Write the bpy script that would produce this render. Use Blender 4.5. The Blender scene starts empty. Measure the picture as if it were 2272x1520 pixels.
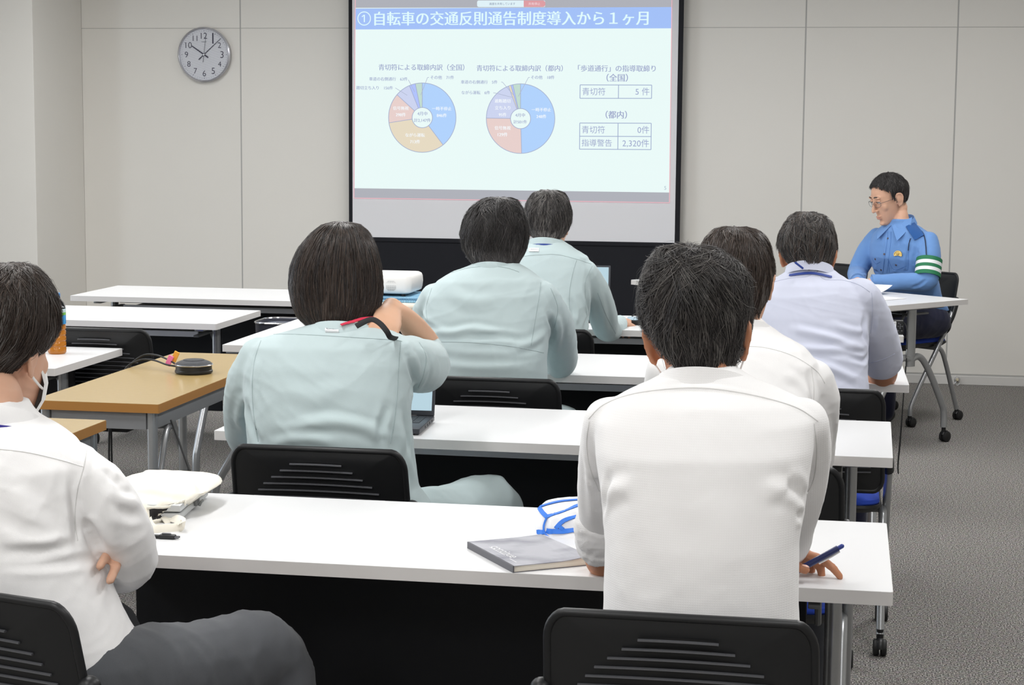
import bpy, bmesh, math, random
import numpy as np
from mathutils import Vector, Matrix, noise
from mathutils.bvhtree import BVHTree

SC = bpy.context.scene
COL = SC.collection
PI = math.pi
RAD = math.radians

# ---------------------------------------------------------------- camera
CAM_F, CAM_PITCH, CAM_ROLL, CAM_YAW, CAM_H = 4127.57, RAD(6.59345), RAD(0.46325), RAD(10.17029), 1.54107
_fw = Vector((-math.sin(CAM_YAW)*math.cos(CAM_PITCH), math.cos(CAM_YAW)*math.cos(CAM_PITCH), -math.sin(CAM_PITCH)))
_rt = Vector((math.cos(CAM_YAW), math.sin(CAM_YAW), 0))
_up = _rt.cross(_fw)
_r = math.cos(CAM_ROLL)*_rt + math.sin(CAM_ROLL)*_up
_u = -math.sin(CAM_ROLL)*_rt + math.cos(CAM_ROLL)*_up
CAM_P = Vector((0, 0, CAM_H))
cd = bpy.data.cameras.new('camera')
cd.sensor_width = 36
cd.sensor_fit = 'HORIZONTAL'
cd.lens = 36*CAM_F/2272
cd.clip_start = 0.05
cam = bpy.data.objects.new('camera', cd)
COL.objects.link(cam)
cam.matrix_world = Matrix(((_r.x, _u.x, -_fw.x, 0), (_r.y, _u.y, -_fw.y, 0), (_r.z, _u.z, -_fw.z, CAM_H), (0, 0, 0, 1)))
SC.camera = cam

def ray(x, y):
    return _fw + _r*((x-1136)/CAM_F) - _u*((y-760)/CAM_F)
def at(x, y, Y):
    """measured picture point on the plane at distance Y from the back of the room, in metres"""
    d = ray(x, y)
    return CAM_P + d*(Y/d.y)
def atz(x, y, z):
    d = ray(x, y)
    return CAM_P + d*((z-CAM_H)/d.z)

# ---------------------------------------------------------------- light and exposure
SC.view_settings.view_transform = 'Standard'
SC.view_settings.look = 'None'
SC.view_settings.gamma = 1
SC.view_settings.use_curve_mapping = False
SC.view_settings.exposure = 0.0
world = bpy.data.worlds.new('world')
SC.world = world
world.use_nodes = True
world.node_tree.nodes['Background'].inputs[0].default_value = (0.75, 0.85, 1.0, 1)
world.node_tree.nodes['Background'].inputs[1].default_value = 0.6
CEIL_Z = 2.75
LAMP_W = 22.6
LAMPS = [(x, y) for x in (-4.0, -1.6, 0.8) for y in (-1.2, 1.2, 3.6, 6.0, 8.0, 9.4)]
for lx, ly in LAMPS:
    ld = bpy.data.lights.new('ceiling_lamp', 'AREA')
    ld.shape = 'RECTANGLE'
    ld.size, ld.size_y = 0.26, 1.2
    ld.energy = LAMP_W*(0.78 if ly > 7 else 1.0)
    ld.color = (1.0, 1.0, 0.995)
    lo = bpy.data.objects.new('ceiling_lamp', ld)
    lo.location = (lx, ly, CEIL_Z-0.02)
    COL.objects.link(lo)
# daylight through the window of the left wall
wl = bpy.data.lights.new('window_daylight', 'AREA')
wl.shape = 'RECTANGLE'
wl.size, wl.size_y = 5.2, 1.5
wl.energy = 115
wl.color = (0.80, 0.90, 1.0)
wo = bpy.data.objects.new('window_daylight', wl)
wo.location = (-6.55, 6.2, 1.75)
wo.rotation_euler = (0, -PI/2, 0)
COL.objects.link(wo)

# ---------------------------------------------------------------- materials
def srgb(r, g, b):
    def f(c):
        c /= 255.0
        return c/12.92 if c <= 0.04045 else ((c+0.055)/1.055)**2.4
    return (f(r), f(g), f(b), 1)
MATS = {}
def mat(name, col, rough=0.5, metal=0.0, spec=0.5, noise_amt=0.0, noise_scale=40, bump=0.0, bump_scale=200, emit=0, trans=0, coat=0, sheen=0, sss=0):
    if name in MATS: return MATS[name]
    m = bpy.data.materials.new(name)
    m.use_nodes = True
    nt = m.node_tree
    b = nt.nodes['Principled BSDF']
    b.inputs['Base Color'].default_value = col
    b.inputs['Roughness'].default_value = rough
    b.inputs['Metallic'].default_value = metal
    b.inputs['Specular IOR Level'].default_value = spec
    if coat: b.inputs['Coat Weight'].default_value = coat
    if sheen:
        b.inputs['Sheen Weight'].default_value = sheen
    if sss:
        b.inputs['Subsurface Weight'].default_value = sss
        b.inputs['Subsurface Radius'].default_value = (0.012, 0.005, 0.003)
    if trans: b.inputs['Transmission Weight'].default_value = trans
    if emit:
        b.inputs['Emission Color'].default_value = col
        b.inputs['Emission Strength'].default_value = emit
    if noise_amt or bump:
        tc = nt.nodes.new('ShaderNodeTexCoord')
    if noise_amt:
        n = nt.nodes.new('ShaderNodeTexNoise')
        n.inputs['Scale'].default_value = noise_scale
        n.inputs['Detail'].default_value = 4
        nt.links.new(tc.outputs['Object'], n.inputs['Vector'])
        mx = nt.nodes.new('ShaderNodeMix'); mx.data_type = 'RGBA'
        lo = tuple(c*(1-noise_amt) for c in col[:3])+(1,)
        hi = tuple(min(1, c*(1+noise_amt)) for c in col[:3])+(1,)
        mx.inputs[6].default_value = lo; mx.inputs[7].default_value = hi
        nt.links.new(n.outputs['Fac'], mx.inputs[0])
        nt.links.new(mx.outputs[2], b.inputs['Base Color'])
    if bump:
        n2 = nt.nodes.new('ShaderNodeTexNoise')
        n2.inputs['Scale'].default_value = bump_scale
        nt.links.new(tc.outputs['Object'], n2.inputs['Vector'])
        bp = nt.nodes.new('ShaderNodeBump')
        bp.inputs['Strength'].default_value = bump
        bp.inputs['Distance'].default_value = 0.002
        nt.links.new(n2.outputs['Fac'], bp.inputs['Height'])
        nt.links.new(bp.outputs['Normal'], b.inputs['Normal'])
    MATS[name] = m
    return m

WALL = mat('wall_paint', srgb(231, 228, 222), 0.62, noise_amt=0.012, noise_scale=3, bump=0.03, bump_scale=300)
BASEB = mat('baseboard_vinyl', srgb(214, 212, 209), 0.45)
CEILM = mat('ceiling_tile', srgb(235, 234, 230), 0.9)
GROOVE = mat('panel_joint', srgb(176, 175, 173), 0.7)
WHITE_TOP = mat('white_laminate', srgb(227, 227, 228), 0.34, spec=0.45)
EDGE = mat('white_edge_band', srgb(216, 213, 211), 0.45)
SILVER = mat('silver_paint', srgb(172, 174, 176), 0.32, metal=0.65)
GREYMET = mat('grey_metal', srgb(122, 124, 124), 0.45, metal=0.35)
BLACKP = mat('black_plastic', srgb(24, 25, 27), 0.42, spec=0.45)
RIDGE = mat('grey_plastic_ridge_glint', srgb(86, 87, 91), 0.34, spec=0.5)  # light caught by chair ridges painted as paler grey; plain grey plastic elsewhere
PANEL = mat('black_modesty_panel', srgb(22, 24, 29), 0.6, spec=0.3)
SHELFM = mat('shelf_lip_grey', srgb(226, 229, 235), 0.5)
BLUESEAT = mat('blue_seat_fabric', srgb(34, 68, 178), 0.85, bump=0.2, bump_scale=700)
CHROME = mat('chrome', srgb(215, 215, 218), 0.14, metal=1)
RUBBER = mat('black_rubber', srgb(20, 20, 21), 0.6)
BLACKCLOTH = mat('black_board', srgb(26, 27, 33), 0.7, spec=0.25)

# carpet: fine looped pile with dark and pale flecks
def carpet():
    m = bpy.data.materials.new('grey_loop_carpet'); m.use_nodes = True
    nt = m.node_tree; b = nt.nodes['Principled BSDF']
    b.inputs['Roughness'].default_value = 0.95; b.inputs['Specular IOR Level'].default_value = 0.1
    tc = nt.nodes.new('ShaderNodeTexCoord')
    mp = nt.nodes.new('ShaderNodeMapping'); mp.inputs['Scale'].default_value = (220, 165, 200)
    nt.links.new(tc.outputs['Object'], mp.inputs['Vector'])
    n = nt.nodes.new('ShaderNodeTexNoise'); n.inputs['Scale'].default_value = 1; n.inputs['Detail'].default_value = 2
    nt.links.new(mp.outputs['Vector'], n.inputs['Vector'])
    cr = nt.nodes.new('ShaderNodeValToRGB')
    cr.color_ramp.elements[0].position = 0.34; cr.color_ramp.elements[0].color = srgb(54, 53, 53)
    cr.color_ramp.elements[1].position = 0.66; cr.color_ramp.elements[1].color = srgb(192, 188, 183)
    e = cr.color_ramp.elements.new(0.5); e.color = srgb(122, 119, 116)
    nt.links.new(n.outputs['Fac'], cr.inputs['Fac'])
    n3 = nt.nodes.new('ShaderNodeTexNoise'); n3.inputs['Scale'].default_value = 60; n3.inputs['Detail'].default_value = 1
    nt.links.new(tc.outputs['Object'], n3.inputs['Vector'])
    mx = nt.nodes.new('ShaderNodeMix'); mx.data_type = 'RGBA'; mx.blend_type = 'MULTIPLY'; mx.inputs[0].default_value = 0.35
    nt.links.new(cr.outputs['Color'], mx.inputs[6]); nt.links.new(n3.outputs['Color'], mx.inputs[7])
    mx2 = nt.nodes.new('ShaderNodeMix'); mx2.data_type = 'RGBA'; mx2.inputs[0].default_value = 0.72
    nt.links.new(cr.outputs['Color'], mx2.inputs[6])
    n4 = nt.nodes.new('ShaderNodeMix'); n4.data_type = 'RGBA'; n4.inputs[0].default_value = 0.75
    nt.links.new(n3.outputs['Color'], n4.inputs[6]); n4.inputs[7].default_value = (0.5, 0.5, 0.5, 1)
    mul = nt.nodes.new('ShaderNodeMix'); mul.data_type = 'RGBA'; mul.blend_type = 'OVERLAY'; mul.inputs[0].default_value = 0.5
    nt.links.new(cr.outputs['Color'], mul.inputs[6]); nt.links.new(n4.outputs[2], mul.inputs[7])
    nt.links.new(mul.outputs[2], b.inputs['Base Color'])
    bp = nt.nodes.new('ShaderNodeBump'); bp.inputs['Strength'].default_value = 0.5; bp.inputs['Distance'].default_value = 0.004
    nt.links.new(n.outputs['Fac'], bp.inputs['Height']); nt.links.new(bp.outputs['Normal'], b.inputs['Normal'])
    return m
CARPET = carpet()

# ---------------------------------------------------------------- mesh helpers
class MB:
    """collects shapes and links them as ONE mesh object"""
    def __init__(s):
        s.v = []; s.f = []; s.mi = []; s.n = 0
    def add(s, verts, faces, mi=0):
        s.v.append(np.asarray(verts, dtype=float).reshape(-1, 3))
        for f in faces: s.f.append(tuple(i+s.n for i in f)); s.mi.append(mi)
        s.n += len(verts)
        return s
    def box(s, a, b, mi=0, bev=0.0, M=None, seg=2):
        bm = bmesh.new()
        bmesh.ops.create_cube(bm, size=1)
        a = Vector(a); b = Vector(b)
        for v in bm.verts:
            v.co = Vector([(a[i]+b[i])/2 + v.co[i]*(b[i]-a[i]) for i in range(3)])
        if bev > 0:
            bmesh.ops.bevel(bm, geom=list(bm.edges), offset=bev, segments=seg, affect='EDGES', profile=0.5)
        s.bm(bm, mi, M); bm.free()
        return s
    def bm(s, bm, mi=0, M=None):
        bm.verts.index_update()
        vs = [(M @ v.co if M else v.co)[:] for v in bm.verts]
        fs = [tuple(v.index for v in f.verts) for f in bm.faces]
        return s.add(vs, fs, mi)
    def tube(s, pts, r, n=12, mi=0, caps=True, flat=None, up=None, round_caps=False):
        """swept tube; r a number or one per point (or (a,b) pairs for ellipses)"""
        P = [Vector(p) for p in pts]
        k = len(P)
        R = [r]*k if not isinstance(r, (list, tuple)) or (isinstance(r, tuple)) else list(r)
        R = [(q, q) if not isinstance(q, (tuple, list)) else q for q in R]
        if round_caps:
            d0 = (P[0]-P[1]).normalized(); d1 = (P[-1]-P[-2]).normalized()
            p0, p1, r0, r1 = P[0], P[-1], R[0], R[-1]
            m0 = min(r0); m1 = min(r1)
            P = [p0+d0*m0*0.98, p0+d0*m0*0.75, p0+d0*m0*0.4]+P+[p1+d1*m1*0.4, p1+d1*m1*0.75, p1+d1*m1*0.98]
            sc = lambda q, f: (q[0]*f, q[1]*f)
            R = [sc(r0, .2), sc(r0, .66), sc(r0, .92)]+R+[sc(r1, .92), sc(r1, .66), sc(r1, .2)]
            k += 6
        T = []
        for i in range(k):
            t = (P[min(i+1, k-1)]-P[max(i-1, 0)])
            T.append(t.normalized() if t.length > 1e-9 else Vector((0, 0, 1)))
        u = Vector(up) if up else (Vector((0, 0, 1)) if abs(T[0].z) < 0.9 else Vector((0, 1, 0)))
        u = (u-T[0]*u.dot(T[0])).normalized()
        vs = []
        for i in range(k):
            u = (u-T[i]*u.dot(T[i]))
            u = u.normalized() if u.length > 1e-9 else T[i].orthogonal().normalized()
            w = T[i].cross(u)
            for j in range(n):
                a = 2*PI*j/n
                vs.append((P[i]+u*(math.cos(a)*R[i][0])+w*(math.sin(a)*R[i][1]))[:])
        fs = []
        for i in range(k-1):
            for j in range(n):
                j2 = (j+1) % n
                fs.append((i*n+j, i*n+j2, (i+1)*n+j2, (i+1)*n+j))
        if caps:
            fs.append(tuple(range(n-1, -1, -1))); fs.append(tuple((k-1)*n+j for j in range(n)))
        return s.add(vs, fs, mi)
    def cyl(s, a, b, r, n=20, mi=0):
        return s.tube([a, b], r, n, mi)
    def lathe(s, prof, n=32, mi=0, M=None):
        """prof: list of (radius, z), closed at the axis when the radius is 0"""
        vs = []; fs = []
        for r, z in prof:
            for j in range(n):
                a = 2*PI*j/n
                p = Vector((max(r, 1e-5)*math.cos(a), max(r, 1e-5)*math.sin(a), z))
                vs.append((M @ p if M else p)[:])
        for i in range(len(prof)-1):
            for j in range(n):
                j2 = (j+1) % n
                fs.append((i*n+j, i*n+j2, (i+1)*n+j2, (i+1)*n+j))
        fs.append(tuple(range(n-1, -1, -1))); fs.append(tuple((len(prof)-1)*n+j for j in range(n)))
        return s.add(vs, fs, mi)
    def loft(s, rings, mi=0, caps=True, closed=True):
        n = len(rings[0]); k = len(rings)
        vs = [tuple(p) for r in rings for p in r]; fs = []
        for i in range(k-1):
            for j in range(n if closed else n-1):
                j2 = (j+1) % n
                fs.append((i*n+j, i*n+j2, (i+1)*n+j2, (i+1)*n+j))
        if caps and closed:
            fs.append(tuple(range(n-1, -1, -1))); fs.append(tuple((k-1)*n+j for j in range(n)))
        return s.add(vs, fs, mi)
    def ellipsoid(s, c, r, M=None, mi=0, n=20, k=14):
        vs = []; fs = []
        for i in range(k+1):
            a = PI*i/k
            for j in range(n):
                b = 2*PI*j/n
                p = Vector((max(math.sin(a), 1e-3)*math.cos(b)*r[0], max(math.sin(a), 1e-3)*math.sin(b)*r[1], math.cos(a)*r[2]))
                if M: p = M @ p
                vs.append((p+Vector(c))[:])
        for i in range(k):
            for j in range(n):
                j2 = (j+1) % n
                fs.append((i*n+j, (i+1)*n+j, (i+1)*n+j2, i*n+j2))
        fs.append(tuple(range(n))); fs.append(tuple(k*n+j for j in range(n-1, -1, -1)))
        return s.add(vs, fs, mi)
    def prism(s, poly, z0, z1, mi=0, M=None):
        """poly in xy, extruded from z0 to z1"""
        n = len(poly)
        vs = [(x, y, z0) for x, y in poly]+[(x, y, z1) for x, y in poly]
        if M: vs = [(M @ Vector(v))[:] for v in vs]
        fs = [tuple(range(n-1, -1, -1)), tuple(range(n, 2*n))]
        for j in range(n): fs.append((j, (j+1) % n, n+(j+1) % n, n+j))
        return s.add(vs, fs, mi)
    def mesh(s, name):
        me = bpy.data.meshes.new(name)
        V = np.concatenate(s.v) if s.v else np.zeros((0, 3))
        me.from_pydata([tuple(v) for v in V], [], s.f)
        me.polygons.foreach_set('material_index', s.mi)
        me.update()
        return me
    def build(s, name, mats, parent=None, smooth=True, loc=None, angle=40, off=None):
        me = s.mesh(name)
        if off is not None: me.transform(Matrix.Translation(-Vector(off)))
        bm = bmesh.new(); bm.from_mesh(me)
        bmesh.ops.recalc_face_normals(bm, faces=list(bm.faces)); bm.to_mesh(me); bm.free()
        return link(name, me, mats, parent, smooth, loc, angle)

def link(name, me, mats, parent=None, smooth=True, loc=None, angle=40):
    if not isinstance(mats, (list, tuple)): mats = [mats]
    for m in mats: me.materials.append(m)
    if smooth:
        me.polygons.foreach_set('use_smooth', [True]*len(me.polygons))
        if angle < 180:
            try: me.set_sharp_from_angle(angle=RAD(angle))
            except Exception: pass
    o = bpy.data.objects.new(name, me)
    COL.objects.link(o)
    if parent is not None: o.parent = parent
    if loc is not None: o.location = loc
    return o

def thing(name, label, cat, loc=(0, 0, 0), rz=0.0, group=None):
    o = bpy.data.objects.new(name, None)
    o.empty_display_size = 0.1
    COL.objects.link(o)
    o.location = loc; o.rotation_euler = (0, 0, rz)
    o['label'] = label; o['category'] = cat
    if group: o['group'] = group
    return o
def tag(o, label, cat, group=None):
    o['label'] = label; o['category'] = cat
    if group: o['group'] = group
    return o
def struct(o):
    o['kind'] = 'structure'
    return o
def copy_tree(o, parent=None):
    c = o.copy(); COL.objects.link(c)
    if parent is not None: c.parent = parent
    for ch in list(o.children): copy_tree(ch, c)
    return c
def rounded_rect(x0, y0, x1, y1, r, n=6):
    out = []
    for cx, cy, a0 in ((x1-r, y0+r, -90), (x1-r, y1-r, 0), (x0+r, y1-r, 90), (x0+r, y0+r, 180)):
        for i in range(n+1):
            a = RAD(a0+90*i/n); out.append((cx+r*math.cos(a), cy+r*math.sin(a)))
    return out
def smooth_path(pts, n=6):
    """Catmull-Rom through the points"""
    P = [Vector(p) for p in pts]; out = []
    for i in range(len(P)-1):
        p0, p1, p2, p3 = P[max(i-1, 0)], P[i], P[i+1], P[min(i+2, len(P)-1)]
        for k in range(n):
            t = k/n
            out.append(0.5*((2*p1)+(p2-p0)*t+(2*p0-5*p1+4*p2-p3)*t*t+(3*p1-p0-3*p2+p3)*t**3))
    out.append(P[-1])
    return out

# ---------------------------------------------------------------- room
YW = 11.594                     # front wall
XL, XR, YB = -6.6, 4.2, -2.6
struct(MB().box((XL-.2, YB-.2, -0.1), (XR+.2, YW+.2, 0)).build('floor', CARPET, smooth=False))
struct(MB().box((XL-.2, YB-.2, CEIL_Z), (XR+.2, YW+.2, CEIL_Z+.1)).build('ceiling', CEILM, smooth=False))
# front wall: panels with real joints between them
fw_ = MB()
SX = [-4.95, -3.869, -1.5, -0.279, 0.622, 1.52, 2.42, 3.32, XR+.1]
G = 0.004
fw_.box((XL-.2, YW+0.0018, 0), (XR+.2, YW+.2, CEIL_Z), 1)
ZS = 2.16
for i in range(len(SX)-1):
    for z0, z1 in ((0.065, ZS-0.0015), (ZS+0.0015, CEIL_Z)):
        fw_.box((SX[i]+(G if i else 0), YW, z0), (SX[i+1]-G, YW+.05, z1), 0, bev=0.0015, seg=1)
fw_.box((XL-.2, YW, 0.0), (SX[0], YW+.05, CEIL_Z), 0)
struct(fw_.build('wall_front', [WALL, GROOVE], smooth=False))
struct(MB().box((-4.95, YW-0.012, 0), (XR, YW+.03, 0.055), bev=0.003).build('baseboard_front', BASEB, smooth=False))
# corner column standing proud of the front wall
struct(MB().box((XL, 10.85, 0), (-4.95, YW+.05, CEIL_Z), bev=0.004).build('wall_left_pier', WALL, smooth=False))
# left wall with a long window
lw = MB()
lw.box((XL-.2, YB, 0), (XL, YW, 0.95)); lw.box((XL-.2, YB, 2.5), (XL, YW, CEIL_Z))
lw.box((XL-.2, YB, 0.95), (XL, 3.4, 2.5)); lw.box((XL-.2, 9.0, 0.95), (XL, YW, 2.5))
struct(lw.build('wall_left', WALL, smooth=False))
GLASS = mat('window_glass', (1, 1, 1, 1), 0.0, trans=1)
wf = MB()
for y0 in (3.4, 5.25, 7.1, 8.95):
    wf.box((XL-.14, y0, .95), (XL-.06, y0+.05, 2.5))
wf.box((XL-.14, 3.4, .95), (XL-.06, 9.0, 1.0)); wf.box((XL-.14, 3.4, 2.45), (XL-.06, 9.0, 2.5))
wfo = struct(wf.build('window_1', SILVER, smooth=False))
MB().box((XL-.105, 3.4, .95), (XL-.1, 9.0, 2.5)).build('pane', GLASS, wfo, smooth=False)
struct(MB().box((XR, YB, 0), (XR+.2, YW, CEIL_Z)).build('wall_right', WALL, smooth=False))
struct(MB().box((XL-.2, YB-.2, 0), (XR+.2, YB, CEIL_Z)).build('wall_back', WALL, smooth=False))
DIFF = mat('lamp_diffuser', (1, 0.985, 0.96, 1), 0.5, emit=2.5)
for i, (lx, ly) in enumerate(LAMPS):
    if i == 0:
        cl0 = cl = thing('ceiling_light', 'long white recessed ceiling light panel above the rows', 'ceiling light', (lx, ly, CEIL_Z), 0, 'ceiling light panels')
        f = MB()
        for a, b in (((-.16, -.63), (-.13, .63)), ((.13, -.63), (.16, .63)), ((-.13, -.63), (.13, -.60)), ((-.13, .60), (.13, .63))):
            f.box((a[0], a[1], -0.014), (b[0], b[1], 0.0))
        f.build('frame', EDGE, cl, smooth=False)
        MB().box((-.13, -.60, -0.006), (.13, .60, -0.001)).build('diffuser', DIFF, cl, smooth=False)
    else:
        cl = copy_tree(cl0); cl.location = (lx, ly, CEIL_Z)

# ---------------------------------------------------------------- folding training tables
def make_table(label, L=1.8, D=0.6):
    t = thing('folding_table', label, 'table', (0, 0, 0), 0, 'white folding tables on castors')
    top = MB()
    top.prism(rounded_rect(-L/2, -D/2, L/2, D/2, 0.006, 3), 0.695, 0.72, 1)
    top.prism(rounded_rect(-L/2+.0008, -D/2+.0008, L/2-.0008, D/2-.0008, 0.006, 3), 0.7195, 0.7205, 0)
    top.build('tabletop', [WHITE_TOP, EDGE], t, smooth=False)
    pn = MB().box((-L/2+.16, D/2-.075, 0.27), (L/2-.16, D/2-.062, 0.665), bev=0.003)
    pn.build('modesty_panel', PANEL, t, smooth=False)
    sh = MB().box((-L/2+.17, -.04, 0.636), (L/2-.17, .20, 0.642), 0)
    sh.box((-L/2+.17, -.052, 0.634), (L/2-.17, -.04, 0.658), 1, bev=.002)
    sh.build('shelf', [PANEL, SHELFM], t, smooth=False)
    bar = MB().box((-L/2+.12, .02, 0.66), (L/2-.12, .07, 0.694), bev=.004)
    bar.build('underframe', PANEL, t, smooth=False)
    for s in (-1, 1):
        x = s*(L/2-.105)
        lg = MB()
        lg.tube([(x, 0, .70), (x, 0, .40)], (0.0165, 0.030), 16, up=(1, 0, 0))
        lg.box((x-.02, -.22, .678), (x+.02, .22, .695), bev=.003)
        for q in (-1, 1):
            lg.tube(smooth_path([(x, 0, .43), (x, q*.05, .445), (x, q*.10, .42), (x, q*.17, .33), (x, q*.25, .20), (x, q*.272, .15), (x, q*.275, .075)], 5), 0.0165, 14)
        lo = lg.build('leg', SILVER, t)
        lv = MB().box((x-s*.035-.012, -.16, .645), (x-s*.035+.012, .02, .655), bev=.003)
        lv.tube([(x-s*.03, .02, .65), (x-s*.03, .10, .55)], .007, 8)
        lv.build('fold_lever', GREYMET, t)
        for q in (-1, 1):
            caster((x, q*.275, 0), t, q)
    return t

def caster(p, parent, q=1, r=0.027):
    x, y, z = p
    w = MB()
    for s in (-1, 1):
        M = Matrix.Translation((x+s*.011, y+q*.012, r)) @ Matrix.Rotation(PI/2, 4, 'Y')
        w.lathe([(0, -.009), (r*.82, -.009), (r*.97, -.006), (r, 0), (r*.97, .006), (r*.82, .009), (0, .009)], 20, M=M)
    o = w.build('caster', RUBBER, parent)
    f = MB()
    f.cyl((x, y, r+.018), (x, y, r+.052), .0105, 12)
    arc = [(x, y+q*.012+math.cos(a)*(r*1.05), r+math.sin(a)*(r*1.05)) for a in [RAD(v) for v in range(20, 181, 16)]]
    f.tube(arc, [(.0035, .010)]*len(arc), 8)
    f.build('caster_fork', BLACKP, o)

TABLES = [  # label, near right corner (x,y), turn
    ('white folding table in the nearest row holding the cream tote, notebook and striped bag', (0.10, 3.325), 0.0),
    ('white folding table in the second row with the open black laptop near its left end', (0.131, 4.725), -0.012),
    ('white folding table in the third row where two people lean their elbows', (0.214, 6.118), 0.016),
    ('white folding table in the fourth row carrying the black camera at its right end', (0.238, 7.587), 0.05),
    ('white folding table at the left edge with the tea bottle on it', (-2.615, 5.85), 0.0),
    ('white folding table behind the empty chair, in front of the far left table', (-2.565, 7.342), 0.0),
    ('white folding table farthest left at the front, nearest the wall with the clock', (-1.870, 8.40), 0.0),
]
tab0 = None
for i, (lab, (nx, ny), rz) in enumerate(TABLES):
    if tab0 is None: t = tab0 = make_table(lab)
    else:
        t = copy_tree(tab0); t['label'] = lab
    c = Vector((nx, ny, 0)) + Matrix.Rotation(rz, 3, 'Z') @ Vector((-0.9, 0.3, 0))
    t.location = c; t.rotation_euler = (0, 0, rz)
# the presenter's desk, turned towards the audience
u_ = Vector((-.755, .656, 0)); v_ = Vector((.656, .755, 0))
OF_C = Vector((0.205, 8.902, 0))+u_*.9+v_*.3
t = copy_tree(tab0); t['label'] = 'white folding table turned at an angle in front of the uniformed presenter'
t.location = OF_C; t.rotation_euler = (0, 0, math.atan2(-u_.y, -u_.x)+PI)
# narrow side table carrying the left end of the row in front of the projector
t = make_table('short white table half hidden behind the long-haired person in the green jacket', 1.18, 0.41)
t.location = (-2.095, 7.235, 0); t.rotation_euler = (0, 0, PI/2)

# ---------------------------------------------------------------- brown tables
WOODT = mat('beige_wood_laminate', srgb(181, 155, 104), 0.25, spec=0.5, noise_amt=0.05, noise_scale=60)
WOODE = mat('orange_wood_edge', srgb(172, 120, 58), 0.45)
def brown_table(x0, y0, x1, y1, label, z=.72):
    t = thing('side_table', label, 'table', ((x0+x1)/2, (y0+y1)/2, 0), 0, 'brown topped side tables')
    hx, hy = (x1-x0)/2, (y1-y0)/2
    tp = MB().prism(rounded_rect(-hx, -hy, hx, hy, .004, 3), z-.027, z-.001, 1)
    tp.prism(rounded_rect(-hx+.001, -hy+.001, hx-.001, hy-.001, .004, 3), z-.0012, z, 0)
    tp.build('tabletop', [WOODT, WOODE], t, smooth=False)
    ap = MB()
    for s in (-1, 1):
        ap.box((-hx+.05, s*(hy-.035)-.008, z-.082), (hx-.05, s*(hy-.035)+.008, z-.027), bev=.002)
        ap.box((s*(hx-.035)-.008, -hy+.05, z-.082), (s*(hx-.035)+.008, hy-.05, z-.027), bev=.002)
    ap.build('apron', GREYAPRON, t)
    for sx in (-1, 1):
        for sy in (-1, 1):
            MB().tube([(sx*(hx-.032), sy*(hy-.032), z-.027), (sx*(hx-.032), sy*(hy-.032), .0)], .0155, 18).build('leg', SILVER, t)
    return t
GREYAPRON = mat('grey_apron', srgb(150, 152, 155), 0.5, metal=0.2)
brown_table(-2.385, 5.164, -1.985, 6.39, 'brown topped table with the round black speakerphone on it')
brown_table(-2.41, 3.64, -2.02, 4.857, 'brown topped table half hidden by the masked person at the left edge')

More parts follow.
